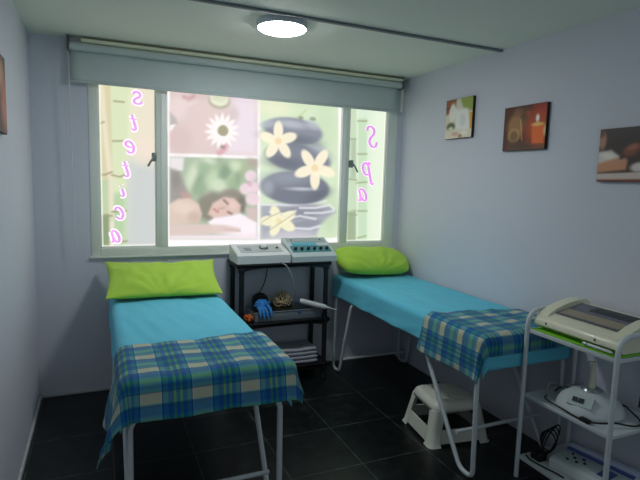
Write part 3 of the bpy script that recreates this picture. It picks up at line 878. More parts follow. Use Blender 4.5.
# ------------------------------------------------------------------ roller blind, curtain track, ceiling lamp
rb = thing('roller_blind', (1.445, -.06, 2.07), 'grey roller blind rolled most of the way up above the window', 'window blind')
obj('lit_strip', B((.30, -.105, 2.314), (2.655, -.03, 2.334), .004), 'cream', rb)  # added cream strip whose colour stands for the lit line above the roll
obj('roller', T([(.232, -.068, 2.288), (2.655, -.068, 2.288)], .026, 20), 'blind', rb)


def fab(u, v):
    z = 2.29 - v * .215
    return (.232 + u * 2.423, -.042 - .003 * math.sin(u * 5 + 1) * v - .004 * v, z)


o = obj('blind_fabric', sweep_grid(fab, 40, 8), 'blind', rb)
thicken(o, .002)
obj('bottom_bar', B((.232, -.054, 2.070), (2.655, -.044, 2.084), .003), 'blind', rb)
obj('bracket', B((.218, -.10, 2.255), (.232, 0, 2.345), .003), 'bracket', rb)
obj('bracket', B((2.655, -.10, 2.255), (2.669, 0, 2.345), .003), 'bracket', rb)
obj('pull_cord', T(spline([(.224, -.072, 2.29), (.229, -.07, 1.9), (.232, -.068, 1.5), (.236, -.066, 1.15), (.243, -.066, 1.06), (.246, -.066, 1.02)]), .003, 6), 'cord', rb)
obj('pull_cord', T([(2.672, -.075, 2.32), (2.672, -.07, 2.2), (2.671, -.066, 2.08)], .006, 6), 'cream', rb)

o = obj('curtain_track', B((.05, -1.125, 2.336), (W, -1.101, H), .003), 'rail')
tag(o, 'thin grey track crossing the ceiling to the right wall', 'curtain track')

lx, ly = 1.322, -.955
cl = thing('ceiling_lamp', (lx, ly, 2.30), 'round white flush lamp glowing on the ceiling', 'ceiling lamp')
obj('lamp_base', L([(0, 2.35), (.136, 2.35), (.138, 2.346), (.138, 2.320), (.134, 2.316), (.131, 2.318), (0, 2.318)], (lx, ly, 0), 48), 'lampbase', cl)
obj('lamp_diffuser', L([(0, 2.304), (.09, 2.305), (.116, 2.307), (.126, 2.311), (.129, 2.3175), (0, 2.3175)], (lx, ly, 0), 48), 'lamp', cl)

# ------------------------------------------------------------------ the two treatment beds
bx = .765
LB = 'white tube-legged treatment bed under '
bd = thing('treatment_bed', (bx, -.97, 0), LB + 'the lime pillow by the left wall, nearest the left wall', 'bed', 'treatment beds')
bd['label'] = 'white tube-legged treatment bed standing free, left of the black rack'
obj('mattress', B((bx - .275, -1.812, .622), (bx + .275, -.06, .735), .035, 4), 'vinyl', bd)
fx, fy0, fy1 = .272, -1.798, -.075
ring = fillet([(bx, fy0, .606), (bx - fx, fy0, .606), (bx - fx, fy1, .606), (bx + fx, fy1, .606), (bx + fx, fy0, .606), (bx, fy0, .606)], .07)
obj('bed_frame', T(ring[:-1], .0135, 10, True), 'steel', bd)
for s in (-1, 1):
    x = bx + s * .294
    obj('leg', T(fillet([(bx + s * .266, -1.785, .602), (x, -1.791, .566), (x, -1.805, .013), (x, -1.705, .013), (x, -1.337, .566), (bx + s * .266, -1.31, .602)], .045, 8), .0125), 'steel', bd)
    obj('leg', T(fillet([(bx + s * .266, -.147, .602), (x, -.146, .566), (x + s * .012, -.155, .013), (x + s * .012, -.265, .013), (x, -.406, .566), (bx + s * .266, -.42, .602)], .045, 8), .0125), 'steel', bd)
obj('crossbar', T([(bx - .294, -1.66, .19), (bx + .294, -1.66, .19)], .0105), 'steel', bd)
obj('crossbar', T([(bx - .294, -.243, .10), (bx + .294, -.243, .10)], .0105), 'steel', bd)
RX = 1.628
dup(bd, (RX, 0, 0), 'white tube-legged treatment bed standing along the right wall', 'treatment beds')


def drape(x0, x1, y0, y1, zt, r, flare=.05, rip=.05, k=22., wr=.004, seed=0., wall=False, sag=0., cf=0.):
    """a cloth lying on a bed top and hanging over its edges; (a, b) are flat cloth coordinates"""
    def F(a, b):
        ca, cb = min(max(a, x0 + r), x1 - r), min(max(b, y0 + r), y1 - r)
        ex, ey = a - ca, b - cb
        d = (abs(ex) ** 3 + abs(ey) ** 3) ** (1 / 3)
        n1 = noise.noise(Vector((a * 7 + seed, b * 5, seed)))
        n2 = noise.noise(Vector((a * 20 + seed + b * 4, b * 4, seed + 5))) + .8 * max(0, noise.noise(Vector((a * 26 + b * 7, b * 3 + seed, 2))))
        if d < 1e-9:
            return (a, b, zt + wr * n1 + wr * .6 * n2)
        hy = math.hypot(ex, ey)
        dx, dy = ex / hy, ey / hy
        th = min(d / r, PI / 2)
        out, drop = r * math.sin(th), r * (1 - math.cos(th))
        bl = max(0., d - r * PI / 2)
        side = b if abs(dx) > abs(dy) else a
        o2 = bl * (flare + rip * (.5 + .5 * math.sin(k * side + seed + 2 * n1))) + min(bl * 8, 1) * .006 * (1 + n2)
        if wall and dx > .2: o2 = 0
        if wall and dy < -.5: o2 *= .25
        o2 += bl * cf * 2 * abs(dx * dy)
        fade = max(0., 1 - d / r)
        return (ca + dx * (out + o2), cb + dy * (out + o2), zt - drop - bl * .985 + (wr * n1 + wr * .6 * n2) * fade + sag * bl * n1)
    return F


def cloth(name, F, a0, a1, b0, b1, n, m, m_, t=.003, backslope=0., ecc=0.):
    """b1 is the cloth's edge towards the pillow; backslope slants that edge"""
    def flat(u, v):
        a = a0 + (a1 - a0) * u
        e = b1 + backslope * (u - .5) + ecc * math.sin(u * 9)
        return a, b0 + (e - b0) * v
    o = obj(name, sweep_grid(lambda u, v: F(*flat(u, v)), n, m, flat), m_, sharp=180)
    return thicken(o, t)


e_ = .328
sx0, sx1 = bx - e_, bx + e_
o = cloth('bed_sheet', drape(sx0, sx1, -1.84, -.045, .752, .045, .02, .05, 19, .008, 1.3), sx0 - .125, sx1 + .125, -1.84 - .12, -.045 + .1, 90, 150, 'sheet')
tag(o, 'turquoise sheet over the left bed, beneath lime pillow and plaid cloth', 'bed sheet', 'turquoise bed sheets')
o = cloth('bed_sheet', drape(sx0 + RX + .035, W - .008, -1.828, -.045, .752, .045, .0, .06, 15, .008, 4.1, True), sx0 + RX + .035 - .145, W - .008 + .06, -1.828 - .15, -.045 + .1, 90, 150, 'sheet')
tag(o, 'turquoise sheet over the bed along the right wall', 'bed sheet', 'turquoise bed sheets')
o = cloth('plaid_cloth', drape(sx0 - .008, sx1 + .030, -1.852, 0, .764, .05, .07, .13, 19, .008, 1.3, cf=.18), sx0 - .26, sx1 + .12, -1.852 - .13, -1.43, 90, 60, 'plaid', .003, .05, .008)
tag(o, 'blue, green and cream plaid cloth across the foot of the left bed', 'blanket', 'plaid cloths')
o = cloth('plaid_cloth', drape(sx0 + RX + .024, W - .004, -1.838, 0, .764, .05, .02, .06, 15, .008, 4.1, True), sx0 + RX + .024 - .215, W + .0, -1.838 - .085, -1.385, 90, 60, 'plaid2', .003, -.16, .006)
tag(o, 'blue, green and cream plaid cloth across the foot of the right bed', 'blanket', 'plaid cloths')


def pillow(name, c, w, h, t, tilt, pin, seed, yaw=0., curl=0., rnd=0., roll=0.):
    R_ = Matrix.Translation(c) @ Matrix.Rotation(yaw, 4, 'Z') @ Matrix.Rotation(roll, 4, 'Y') @ Matrix.Rotation(tilt, 4, 'X')

    def side(sg):
        def f(p, q):
            u, v = -math.cos(p * PI), -math.cos(q * PI)
            x = w / 2 * u * (1 - pin * .5 * (1 - v * v))
            x *= 1 + .035 * v * (pin > .1)
            y = h / 2 * v * (1 - pin * (3 if v > 0 else .6) * (1 - u * u))
            q_ = 1 - rnd * u * u * v * v
            x, y = x * q_, y * q_
            k = max(0., (1 - u ** 4) * (1 - v * v)) ** .5
            fan = math.atan2(v + 1.15, u * 1.1)
            crease = .010 * noise.noise(Vector((u * 3 + seed, v * 2, seed))) + .007 * math.sin(fan * 15 + 3 * noise.noise(Vector((u * 2, v * 2, seed)))) * (1 - v) * .6 * (1 - u * u) + .005 * noise.noise(Vector((u * 8, v * 4 + seed, 2)))
            z = sg * (t / 2 * k + (crease * min(1, k * 2) if sg > 0 else 0)) + curl * v * v
            return R_ @ Vector((x, y, z))
        return f
    bm = sweep_grid(side(1), 60, 36)
    b2 = sweep_grid(side(-1), 60, 36)
    merge(bm, b2)
    bmesh.ops.remove_doubles(bm, verts=bm.verts[:], dist=.0006)
    return obj(name, bm, 'pillow', sharp=180)


p1 = pillow('pillow', (.758, -.338, .848), .70, .55, .125, math.radians(14), .12, .4, math.radians(-3))
tag(p1, 'lime green pillow lying at the head of the left bed', 'pillow', 'lime green pillows')
obj('fabric_tag', B((.765, -.225, .9335), (.80, -.215, .9385), .002), 'darkstitch', p1)
p2 = pillow('pillow', (2.392, -.175, .873), .645, .33, .17, math.radians(25), .02, 3.4, 0, 0, .16, math.radians(3))
tag(p2, 'lime green pillow at the head of the bed along the right wall', 'pillow', 'lime green pillows')

# ------------------------------------------------------------------ black plastic rack
rx0, rx1, ry0, ry1 = 1.285, 1.932, -.30, -.04
rk = thing('storage_rack', ((rx0 + rx1) / 2, -.17, 0), 'black plastic three-tier rack between the two beds', 'rack')
for zt in (.905, .475, .125):
    bm = B((rx0 - .035, ry0 - .022, zt - .026), (rx1 + .035, ry1 + .018, zt - .006), .006)
    for a, b in (((rx0 - .035, ry0 - .022, zt - .03), (rx1 + .035, ry0 - .008, zt)), ((rx0 - .035, ry1 + .006, zt - .03), (rx1 + .035, ry1 + .018, zt)), ((rx0 - .035, ry0 - .022, zt - .03), (rx0 - .022, ry1 + .018, zt)), ((rx1 + .022, ry0 - .022, zt - .03), (rx1 + .035, ry1 + .018, zt))):
        box(bm, a, b, .005)
    # arched apron under the front edge
    n = 16
    prof = [(rx0 + (rx1 - rx0) * i / n, zt - .030 - .022 * (2 * i / n - 1) ** 4 - .004) for i in range(n + 1)]
    prism(bm, prof + [(rx1, zt - .02), (rx0, zt - .02)], ry0 - .018, ry0 - .010, 'y')
    sh = obj('shelf', bm, 'rack', rk)
for x in (rx0, rx1):
    for y in (ry0, ry1):
        bm = bmesh.new()
        tube(bm, [(x, y, 0), (x, y, .88)], .0185, 14)
        for z in (.105, .445, .86):
            lathe(bm, [(.0185, z - .02), (.025, z - .014), (.026, z + .012), (.0185, z + .018)], (x, y, 0), 14)
        lathe(bm, [(0, 0), (.024, 0), (.024, .012), (.0185, .03)], (x, y, 0), 14)
        obj('post', bm, 'rack', rk)

# the two electrotherapy consoles on top
ZR = .9055
c1 = thing('therapy_console', (1.42, -.19, ZR), 'white console with one round dial, on the rack top at left', 'electronic console')
bm = prism(bmesh.new(), [(-.318, ZR), (-.318, .962), (-.30, .972), (-.10, 1.018), (-.075, 1.016), (-.07, ZR)], 1.250, 1.640, 'x')
obj('housing', bevel(bm, .006), 'unit', c1)
nrm = Vector((0, -.046, .2)).normalized()


def on1(x, s, lift):
    p = Vector((x, -.30, .972)) + (Vector((0, .2, .046)) * s)
    return p + nrm * lift


def slab(bm, fn, xa, xb, s0, s1, lo, hi):
    v = [bm.verts.new(fn(x, s, l)) for l in (lo, hi) for x, s in ((xa, s0), (xb, s0), (xb, s1), (xa, s1))]
    for q in ((0, 1, 2, 3), (4, 5, 6, 7), (0, 1, 5, 4), (1, 2, 6, 5), (2, 3, 7, 6), (3, 0, 4, 7)): bm.faces.new([v[i] for i in q])
    return bm


obj('control_panel', slab(bmesh.new(), on1, 1.29, 1.60, .15, .85, .0005, .0025), 'panel', c1, smooth=False)
dk = obj('dial', L([(0, .02), (.02, .02), (.022, .017), (.025, .002), (.025, 0)], on1(1.475, .55, .002), 24, nrm), 'unit', c1)
obj('dial_ring', L([(.026, 0), (.033, 0), (.033, .006), (.026, .006), (.026, 0)], on1(1.475, .55, .002), 24, nrm), 'knob', dk)
obj('button', L([(0, .008), (.009, .008), (.01, 0)], on1(1.575, .5, .002), 16, nrm), 'knob', c1)
obj('label_strip', slab(bmesh.new(), on1, 1.325, 1.375, .3, .6, .0026, .0034), 'handle', c1, smooth=False)

c2 = thing('therapy_console', (1.825, -.19, ZR), 'grey console with six knobs in a row, right on the rack top', 'electronic console')
bm = prism(bmesh.new(), [(-.325, ZR), (-.325, .945), (-.315, .955), (-.085, 1.056), (-.065, 1.054), (-.06, ZR)], 1.652, 2.004, 'x')
obj('housing', bevel(bm, .006), 'unit2', c2)
nrm2 = Vector((0, -.101, .23)).normalized()


def on2(x, s, lift):
    return Vector((x, -.315, .955)) + Vector((0, .23, .101)) * s + nrm2 * lift


obj('knob_panel', slab(bmesh.new(), on2, 1.675, 1.985, .16, .50, .0005, .003), 'teal', c2, smooth=False)
obj('display', slab(bmesh.new(), on2, 1.70, 1.90, .52, .70, .0005, .003), 'screenb', c2, smooth=False)
obj('header_panel', slab(bmesh.new(), on2, 1.675, 1.985, .75, .95, .0005, .003), 'panel', c2, smooth=False)
for k in range(6):
    kn = obj('knob', L([(0, .022), (.009, .022), (.011, .018), (.0125, 0)], on2(1.703 + k * .0505, .30, .003), 16, nrm2), 'knob', c2)
    obj('pointer', slab(bmesh.new(), lambda x, s, l, k=k: on2(x, s, l), 1.7015 + k * .0505, 1.7045 + k * .0505, .30, .335, .025, .0262), 'unit', kn, smooth=False)
for k, x in enumerate((1.71, 1.95)):
    obj('indicator', L([(0, .004), (.006, .003), (.007, 0)], on2(x, .85, .003), 12, nrm2), 'knob', c2)

# leads hanging from the consoles
o = obj('probe_cable', T(spline([(1.56, -.328, .912), (1.60, -.345, .885), (1.645, -.350, .80), (1.672, -.338, .70), (1.68, -.295, .63)]), .0055, 8), 'greycable')
tag(o, 'grey lead hanging from the consoles into the grey tub', 'cable')
o = obj('power_lead', T(spline([(1.56, -.03, .865), (1.555, -.022, .76), (1.52, -.022, .66), (1.46, -.022, .58), (1.44, -.03, .50)]), .0035, 8), 'black')
tag(o, 'thin black lead hanging behind the rack under the round dial console', 'cable')

# ------------------------------------------------------------------ middle tier: tub and its contents
tz = .4695
bm = bmesh.new()
tx0, tx1, ty0, ty1, th = 1.385, 1.915, -.285, -.065, .07
box(bm, (tx0, ty0, tz), (tx1, ty1, tz + .005))
for a, b in (((tx0, ty0, tz), (tx1, ty0 + .005, tz + th)), ((tx0, ty1 - .005, tz), (tx1, ty1, tz + th)), ((tx0, ty0, tz), (tx0 + .005, ty1, tz + th)), ((tx1 - .005, ty0, tz), (tx1, ty1, tz + th))): box(bm, a, b, .001)
tb = obj('plastic_tub', bm, 'tub')
tag(tb, 'long shallow grey plastic tub on the middle shelf of the black rack', 'tub')
bm = bmesh.new()
tube(bm, fillet([(tx0, ty0, tz + th), (tx1, ty0, tz + th), (tx1, ty1, tz + th), (tx0, ty1, tz + th)], .01), .005, 8, True)
obj('rim', bm, 'tub', tb)
obj('snap_clip', B((1.72, ty0 - .007, tz + .045), (1.745, ty0, tz + .068), .002), 'bluelabel', tb)

o = obj('round_disc', L([(0, -.035), (.03, -.035), (.056, -.028), (.062, 0), (.056, .028), (.03, .035), (0, .035)], (1.475, -.128, .592), 28, (0, 1, .15)), 'black')
tag(o, 'black round disc standing upright in the grey tub', 'disc')


def crumple(name, c, r, m_, seed, amp=.35, parent=None):
    t = bmesh.new()
    bmesh.ops.create_icosphere(t, subdivisions=4, radius=1)
    for v in t.verts:
        n = v.co.normalized()
        k = 1 + amp * noise.noise(n * 2.3 + Vector((seed, 0, 0))) + amp * .5 * noise.noise(n * 6 + Vector((0, seed, 0)))
        v.co = Vector((c[0] + n.x * r[0] * k, c[1] + n.y * r[1] * k, max(c[2] - r[2] * .9, c[2] + n.z * r[2] * k)))
    return obj(name, t, m_, parent, sharp=180)


o = crumple('rubber_glove', (1.462, -.215, .584), (.052, .028, .036), 'bluecloth', 3.1, .45)
tag(o, 'crumpled bright blue glove spilling over the left end of the tub', 'glove')
for a, b in (((1.44, -.24, .570), (1.455, -.308, .497)), ((1.46, -.24, .575), (1.482, -.308, .50)), ((1.50, -.24, .575), (1.508, -.308, .515)), ((1.425, -.24, .570), (1.425, -.308, .51))):
    obj('finger', T(spline([a, ((a[0] + b[0]) / 2, -.290, .562), b], 5), [.0115] * 8 + [.010, .008, .005]), 'bluecloth', o)
o = crumple('cloth_scrap', (1.352, -.258, .501), (.033, .034, .03), 'orange', 7.7, .4)
tag(o, 'small crumpled orange cloth beside the blue glove on the rack', 'cloth')
ba = obj('woven_basket', L([(0, .476), (.06, .476), (.085, .50), (.097, .555), (.100, .562), (.094, .558), (.08, .51), (.05, .49), (0, .488)], (1.615, -.175, 0), 36), 'bowl')
tag(ba, 'round brown basket inside the grey tub, heaped with tan cables', 'basket')
bm = bmesh.new()
random.seed(5)
for k in range(13):
    a0 = random.uniform(0, 6)
    pts = []
    for j in range(8):
        a = a0 + j * .8
        rr = random.uniform(.015, .078)
        pts.append((1.625 + rr * math.cos(a), -.19 + rr * .8 * math.sin(a), .568 + random.uniform(.01, .14) * (1.05 - rr / .1)))
    tube(bm, spline(pts, 6), .0048, 6)
o = obj('cable_bundle', bm, 'tan')
tag(o, 'tangled bundle of tan cables heaped in the brown basket', 'cable bundle')
wv = (Vector((2.05, -.395, .53)) - Vector((1.745, -.25, .602)))
wd_ = thing('handpiece', (1.88, -.28, .55), 'white handpiece with slim tip lying across the tub, pointing right', 'handpiece')
obj('grip', L([(0, 0), (.017, .002), (.0205, .02), (.020, .17), (.016, .20), (.008, .212), (0, .213)], (1.745, -.25, .602), 18, wv), 'wand', wd_)
obj('tip', L([(.0075, .21), (.0075, .222), (.005, .235), (.004, .285), (0, .29)], (1.745, -.25, .602), 14, wv), 'wand', wd_)

# ------------------------------------------------------------------ bottom tier: folded towels
tw = [(1.55, 1.89, 'lowest'), (1.56, 1.893, 'second from the bottom'), (1.545, 1.89, 'third from the bottom'), (1.57, 1.885, 'topmost')]
zt = .1225
for k, (xa, xb, wh) in enumerate(tw):
    hgt = .027
    y0, y1 = -.285 + .004 * k, -.07

    def tf(p, q, xa=xa, xb=xb, y0=y0, y1=y1, k=k):
        # folded slab: a rounded outline in y and z, waving along x
        x = xa + (xb - xa) * p
        a = q * 2 * PI
        cy, cz = math.cos(a), math.sin(a)
        sy = math.copysign(abs(cy) ** .35, cy)
        sz = math.copysign(abs(cz) ** .45, cz)
        e = min(1, 14 * min(p, 1 - p) + .15) ** .5
        return ((x, (y0 + y1) / 2 + (y1 - y0) / 2 * sy * (1 - .01 * (1 - e)), zt + hgt / 2 + hgt / 2 * sz * e * (.97) + .0015 * math.sin(x * 30 + k) + (.004 * math.sin(x * 17 + k * 2) if sz > 0 else .0)*(1 if k == 3 else .4)))
    bm = sweep_grid(tf, 30, 40)
    bmesh.ops.remove_doubles(bm, verts=bm.verts[:], dist=.00005)
    bmesh.ops.holes_fill(bm, edges=[e for e in bm.edges if e.is_boundary], sides=0)
    o = obj('folded_towel', bm, 'towel', sharp=50)
    tag(o, 'folded pale grey towel, %s of the pile on the rack bottom shelf' % wh, 'towel', 'folded towels on the rack')
    zt += hgt + .0025

# ------------------------------------------------------------------ step stool
st = thing('step_stool', (2.297, -1.315, 0), 'white plastic step stool on the floor beneath the right bed', 'step stool')
SR = Matrix.Translation((2.297, -1.315, 0)) @ Matrix.Rotation(math.radians(-8), 4, 'Z')
SH, wb, db, wt, dt = .242, .196, .188, .148, .148


def rr(w, d, z, r, n=6):
    pts = []
    for sx, sy, a in ((1, 1, 0), (-1, 1, 90), (-1, -1, 180), (1, -1, 270)):
        for k in range(n + 1):
            t = math.radians(a + 90 * k / n)
            pts.append(Vector((sx * (w - r) + r * math.cos(t), sy * (d - r) + r * math.sin(t), z)))
    return pts


bm = bmesh.new()
levels = [(wt + .010, dt + .010, SH - .05, .045), (wt + .007, dt + .007, SH - .03, .045), (wt, dt, SH - .012, .045), (wt - .012, dt - .012, SH - .002, .04), (wt - .03, dt - .03, SH, .03)]
rings = [[bm.verts.new(SR @ p) for p in rr(*l)] for l in levels]
for a, b in zip(rings, rings[1:]):
    for k in range(len(a)): bm.faces.new((a[k], a[(k + 1) % len(a)], b[(k + 1) % len(b)], b[k]))
bm.faces.new(rings[-1])
o = obj('top', bm, 'stool', st)
thicken(o, .004)
bm = bmesh.new()
for i in range(6):                       # raised non-slip pads in staggered rows
    for j in range(6):
        x, y = -.1 + i * .04, -.1 + j * .04
        box(bm, (x - .014, y - .005, SH - .001), (x + .014, y + .005, SH + .0025), .001, 1, SR @ Matrix.Translation((x, y, 0)) @ Matrix.Rotation(math.radians(45 if (i + j) % 2 else -45), 4, 'Z') @ Matrix.Translation((-x, -y, 0)))
obj('tread_pads', bm, 'stool', st, smooth=False)


def lerp_wd(z):
    t = z / (SH - .04)
    return wb + (wt + .008 - wb) * t, db + (dt + .008 - db) * t


for sx in (-1, 1):
    for sy in (-1, 1):
        bm = bmesh.new()
        secs = []
        for z, wl in ((0, .075), (.012, .068), (.1, .062), (SH - .04, .066)):
            w, d = lerp_wd(z)
            if z == 0: w, d = w + .006, d + .006
            r = .03
            P = [(w - wl, d), (w - r, d)] + [(w - r + r * math.sin(t), d - r + r * math.cos(t)) for t in (.4, .8, 1.17)] + [(w, d - r), (w, d - wl)]
            q = .006
            I = [(w - q, d - wl), (w - q, d - r), (w - r, d - q), (w - wl, d - q)]
            secs.append([bm.verts.new(SR @ Vector((sx * x, sy * y, z))) for x, y in P + I])
        for a, b in zip(secs, secs[1:]):
            for k in range(len(a)): bm.faces.new((a[k], a[(k + 1) % len(a)], b[(k + 1) % len(b)], b[k]))
        bm.faces.new(secs[0])
        bm.faces.new(secs[-1])
        obj('leg', bm, 'stool', st)
for ax in (0, 1):
    for s in (-1, 1):
        bm = bmesh.new()
        q = []
        for z in (.018, .095):
            w, d = lerp_wd(z)
            for ins in (0, .006):
                for e in (-1, 1):
                    q.append(bm.verts.new(SR @ (Vector((s * (w - ins), e * (d - .06), z)) if ax == 0 else Vector((e * (w - .06), s * (d - ins), z)))))
        for f in ((0, 1, 3, 2), (4, 5, 7, 6), (0, 1, 5, 4), (2, 3, 7, 6), (0, 2, 6, 4), (1, 3, 7, 5)): bm.faces.new([q[i] for i in f])
        obj('brace', bm, 'stool', st, smooth=False)

# ------------------------------------------------------------------ white cart
kx0, kx1, ky0, ky1 = 2.343, 2.70, -2.337, -1.855
ct = thing('utility_cart', ((kx0 + kx1) / 2, (ky0 + ky1) / 2, 0), 'white metal three-shelf cart against the right wall', 'cart')
for y in (ky1, ky0):
    bm = T(fillet([(kx0, y, 0), (kx0, y, .885), (kx1, y, .885), (kx1, y, 0)], .085, 10), .0115, 12)
    obj('end_frame', bm, 'steel', ct)
for zt in (.787, .450, .117):
    bm = B((kx0 + .006, ky0 + .004, zt - .006), (kx1 - .006, ky1 - .004, zt))
    for a, b in (((kx0 + .002, ky0 + .006, zt - .016), (kx0 + .010, ky1 - .006, zt + .004)), ((kx1 - .010, ky0 + .006, zt - .016), (kx1 - .002, ky1 - .006, zt + .004)), ((kx0 + .008, ky0 + .002, zt - .016), (kx1 - .008, ky0 + .010, zt + .001)), ((kx0 + .008, ky1 - .010, zt - .016), (kx1 - .008, ky1 - .002, zt + .001))): box(bm, a, b, .002)
    obj('shelf', bm, 'steel', ct)


def gm(u, v):
    x, y = kx0 + .013 + u * .325, ky0 + .014 + v * .452
    return (x, y, .7935 + .0045 * max(0, noise.noise(Vector((u * 4, v * 6, 1)))) * (1 if u < .1 else .0))


o = thicken(obj('green_cloth', sweep_grid(gm, 30, 40), 'greenmat'), .004)
tag(o, 'bright green cloth spread beneath the cream machine on the cart', 'cloth')

zb = .7985
dv = thing('beauty_machine', (2.53, -2.095, zb), 'cream desktop machine with wide tilted screen, on the cart top', 'machine')
core = [(2.405, zb), (2.385, zb + .012), (2.364, zb + .024), (2.366, zb + .042), (2.385, zb + .062), (2.42, zb + .072), (2.47, zb + .088), (2.54, zb + .104), (2.60, zb + .114), (2.655, zb + .117), (2.682, zb + .108), (2.69, zb + .085), (2.69, zb)]
bm = prism(bmesh.new(), core, -2.318, -1.872, 'y')
obj('housing', bevel(bm, .004, 2, 50), 'beige', dv)
wing = [(2.39, zb + .055), (2.405, zb + .078), (2.46, zb + .104), (2.53, zb + .124), (2.60, zb + .135), (2.655, zb + .136), (2.684, zb + .122), (2.69, zb + .08), (2.60, zb + .075)]
for y0, y1 in ((-2.324, -2.272), (-1.925, -1.868)):
    obj('side_wing', bevel(prism(bmesh.new(), wing, y0, y1, 'y'), .006, 3, 30), 'beige', dv)
sl = Vector((.175, 0, .036))


def on3(yy, s, lift):
    return Vector((2.440, yy, zb + .0795)) + sl * s + Vector((-.2, 0, .98)) * lift


obj('screen', slab(bmesh.new(), on3, -2.265, -1.935, 0, 1, .001, .006), 'screen', dv, smooth=False)
obj('keypad', slab(bmesh.new(), on3, -2.255, -1.945, .06, .42, .006, .0072), 'screen2', dv, smooth=False)
obj('screen_window', slab(bmesh.new(), on3, -2.24, -2.03, .62, .94, .006, .0072), 'knob', dv, smooth=False)
for y in (-2.21, -1.945):
    obj('screw', L([(0, .003), (.005, .002), (.006, 0)], (2.366, y, zb + .038), 12, (-1, 0, .3)), 'knob', dv)
pn = thing('probe_pen', (2.357, -2.2, .7985), 'white probe pen lying on the green cloth at the cart front edge', 'pen')
obj('barrel', L([(0, 0), (.006, .002), (.007, .01), (.007, .11), (.004, .125), (0, .127)], (2.3625, -2.175, .8065), 14, (0, -1, 0)), 'wand', pn)
obj('cap', L([(0, -.02), (.006, -.019), (.0085, -.012), (.0085, .004), (.007, .006)], (2.3625, -2.175, .8065), 14, (0, -1, 0)), 'chrome', pn)

# domed appliance on the middle shelf
dc = (2.515, -2.105, .4505)
dm = thing('domed_appliance', dc, 'white domed appliance with thin upright stem, on the cart middle shelf', 'appliance')
obj('dome', L([(0, 0), (.144, 0), (.148, .006), (.146, .018), (.13, .048), (.10, .072), (.072, .086), (.05, .092), (0, .094)], dc, 48), 'unit', dm)
obj('collar', L([(.0, .090), (.042, .090), (.046, .096), (.040, .104), (.018, .108), (0, .108)], dc, 32), 'chrome', dm)
obj('stem', L([(.0, .10), (.017, .10), (.013, .16), (.009, .225), (.010, .232), (0, .234)], dc, 16), 'beige', dm)
pd = Vector((-.78, -.25, .62)).normalized()
pc = Vector(dc) + Vector((-.105, -.03, .066))
tx = Vector((0.25, -.78, 0)).normalized()
ty = pd.cross(tx).normalized()


def on4(a, b, l):
    return pc + tx * a + ty * b + pd * l


obj('control_plate', slab(bmesh.new(), on4, -.055, .055, -.028, .028, -.012, .008), 'unit2', dm, smooth=False)
for a in (-.022, .006):
    obj('switch', slab(bmesh.new(), on4, a - .011, a + .011, -.012, .010, .008, .013), 'black', dm, smooth=False)
obj('wire', T(spline([(2.475, -2.12, .545), (2.47, -2.10, .60), (2.48, -2.09, .66), (2.50, -2.10, .685)]), .0028, 8), 'greycable', dm)
cp = []
for k in range(27):
    a = math.radians(128 + k * 322 / 26)
    rad = .172 + .014 * math.sin(k * 1.1)
    cx, cy = 2.515 + rad * math.cos(a) * .97, -2.105 + rad * math.sin(a) * 1.2
    cp.append((min(2.683, max(2.354, cx)), min(-1.872, max(-2.318, cy)), .4585 + .006 * (1 + math.sin(k * .9))))
cb = obj('power_cable', T(spline(cp, 5), .0042, 8), 'black')
tag(cb, 'black power cable coiled around the white domed appliance', 'cable')
obj('plug', B((2.353, -2.225, .4515), (2.378, -2.175, .470), .005), 'black', cb)
o = obj('white_cable', T(spline([(2.44, -1.92, .4555), (2.46, -1.90, .485), (2.49, -1.895, .50), (2.56, -1.90, .475), (2.60, -1.93, .456)]), .0045, 8), 'greycable')
tag(o, 'short grey-white cable looped beside the domed appliance', 'cable')
o = obj('hanging_lead', T(spline([(2.680, -2.205, .812), (2.708, -2.208, .806), (2.7175, -2.21, .77), (2.718, -2.21, .66), (2.712, -2.215, .56), (2.690, -2.225, .48)]), .004, 8), 'black')
tag(o, 'black lead hanging from the cream machine behind the cart', 'cable')

# device, adapter and leads on the bottom shelf
mz = .1175
MR = Matrix.Translation((2.545, -2.135, mz)) @ Matrix.Rotation(math.radians(10), 4, 'Z')
md = thing('stimulator_unit', (2.545, -2.135, mz), 'white flat unit with blue label and lilac bar, on the cart bottom shelf', 'electronic console')


def mb(name, a, b, m_, bev=.002, par=md):
    return obj(name, B(a, b, bev, 2, MR), m_, par)


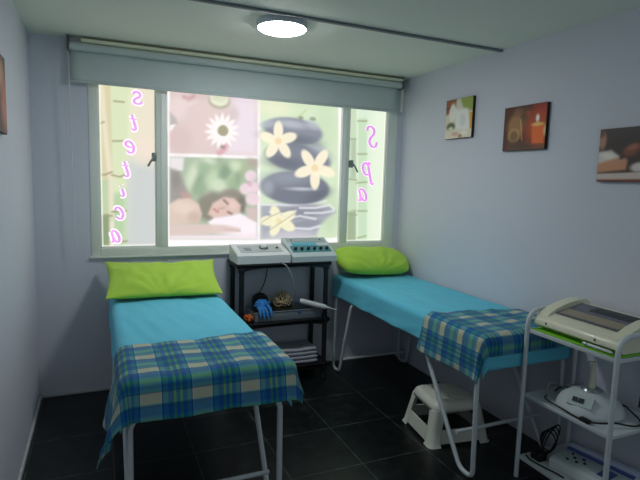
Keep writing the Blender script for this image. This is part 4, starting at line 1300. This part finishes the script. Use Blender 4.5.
mb('housing', (-.115, -.165, 0), (.115, .165, .052), 'unit', .010)
mb('face_panel', (-.098, -.15, .052), (.03, .15, .0545), 'unit2', .001)
mb('blue_stripe', (.036, -.16, .052), (.062, .16, .060), 'bluelabel', .002)
mb('carry_bar', (.068, -.17, .045), (.108, .17, .074), 'lilac', .008)
mb('label_plate', (-.07, -.105, .0545), (.015, -.045, .0555), 'bluelabel', .0004)
for k, (a, b) in enumerate(((-.05, .06), (-.02, .085), (-.06, .10), (.0, .05), (-.03, .03), (.01, .11))):
    obj('socket', L([(0, .006), (.006, .006), (.008, 0)], MR @ Vector((a, b, .0545)), 12), 'knob', md)
ad = obj('power_adapter', B((2.385, -1.955, .1175), (2.44, -1.895, .160), .006, 2), 'black')
tag(ad, 'black power adapter block at the far end of the cart bottom shelf', 'power adapter')
bm = bmesh.new()
for k in range(4):
    pts = [(2.50 + (.05 + .008 * k) * math.cos(t) + .008 * k, -1.90 + .022 * math.sin(t + k * .3), .175 + (.042 + .006 * k) * math.sin(t + .35 * k) + .012) for t in np.linspace(0, 2 * PI, 14)[:-1]]
    pts = [(x, y, max(.1225, z)) for x, y, z in pts]
    tube(bm, spline(pts, 4, True), .004, 7, True)
o = obj('coiled_cable', bm, 'black')
tag(o, 'loose black cable coil standing at the far end of the cart bottom shelf', 'cable')
o = obj('trailing_lead', T(spline([(2.366, -1.885, .130), (2.362, -1.93, .1225), (2.372, -2.0, .1222), (2.385, -2.06, .1222), (2.388, -2.10, .1222)]), .004, 8), 'black')
tag(o, 'black lead trailing along the front edge of the cart bottom shelf', 'cable')


# ------------------------------------------------------------------ canvas pictures
def picture(key, y0, y1, z0, z1, label, wall='right', d=.022, tilt=0.):
    bm = bmesh.new()
    if wall == 'right':
        box(bm, (W - d, y0, z0), (W - .001, y1, z1), .002)
        o = obj('canvas_picture', bm, 'canvas')
        print_sheet('print', ART[key], y0 + .002, y1 - .002, z0 + .002, z1 - .002, .004, lambda u, z: (W - d - .0008, u, z), 'artprint', o)
    else:
        box(bm, (.001, y0, z0), (d, y1, z1), .002)
        o = obj('canvas_picture', bm, 'canvas')
        print_sheet('print', ART[key], y0 + .002, y1 - .002, z0 + .002, z1 - .002, .004, lambda u, z: (d + .0008, u, z), 'artprint', o)
    return tag(o, label, 'picture', 'canvas pictures')


picture('picture_towel', -.90, -.61, 1.822, 2.098, 'small canvas print of white towel and candle jar, nearest the window')
picture('picture_candle', -1.53, -1.20, 1.712, 1.976, 'dark canvas print of glowing orange candle, between the other right wall pictures')
picture('picture_massage', -2.215, -1.876, 1.532, 1.793, 'dark brown canvas print of a massage, nearest the cart')
ART['picture_left'] = [('p', [(-2, 1), (0, 1), (0, 3), (-2, 3)], (70, 44, 40), .01, 1), ('e', -1.05, 1.78, .16, .12, 0, (196, 120, 104), .05, 1), ('e', -1.2, 1.9, .1, .06, 20, (220, 170, 140), .04, .9), ('e', -1.0, 1.98, .1, .05, 0, (70, 80, 84), .03, .8)]
picture('picture_left', -1.38, -1.07, 1.655, 1.98, 'canvas print with a dark edge on the left wall', 'left', .02)

for o in D.objects:
    if '_o' in o: del o['_o']
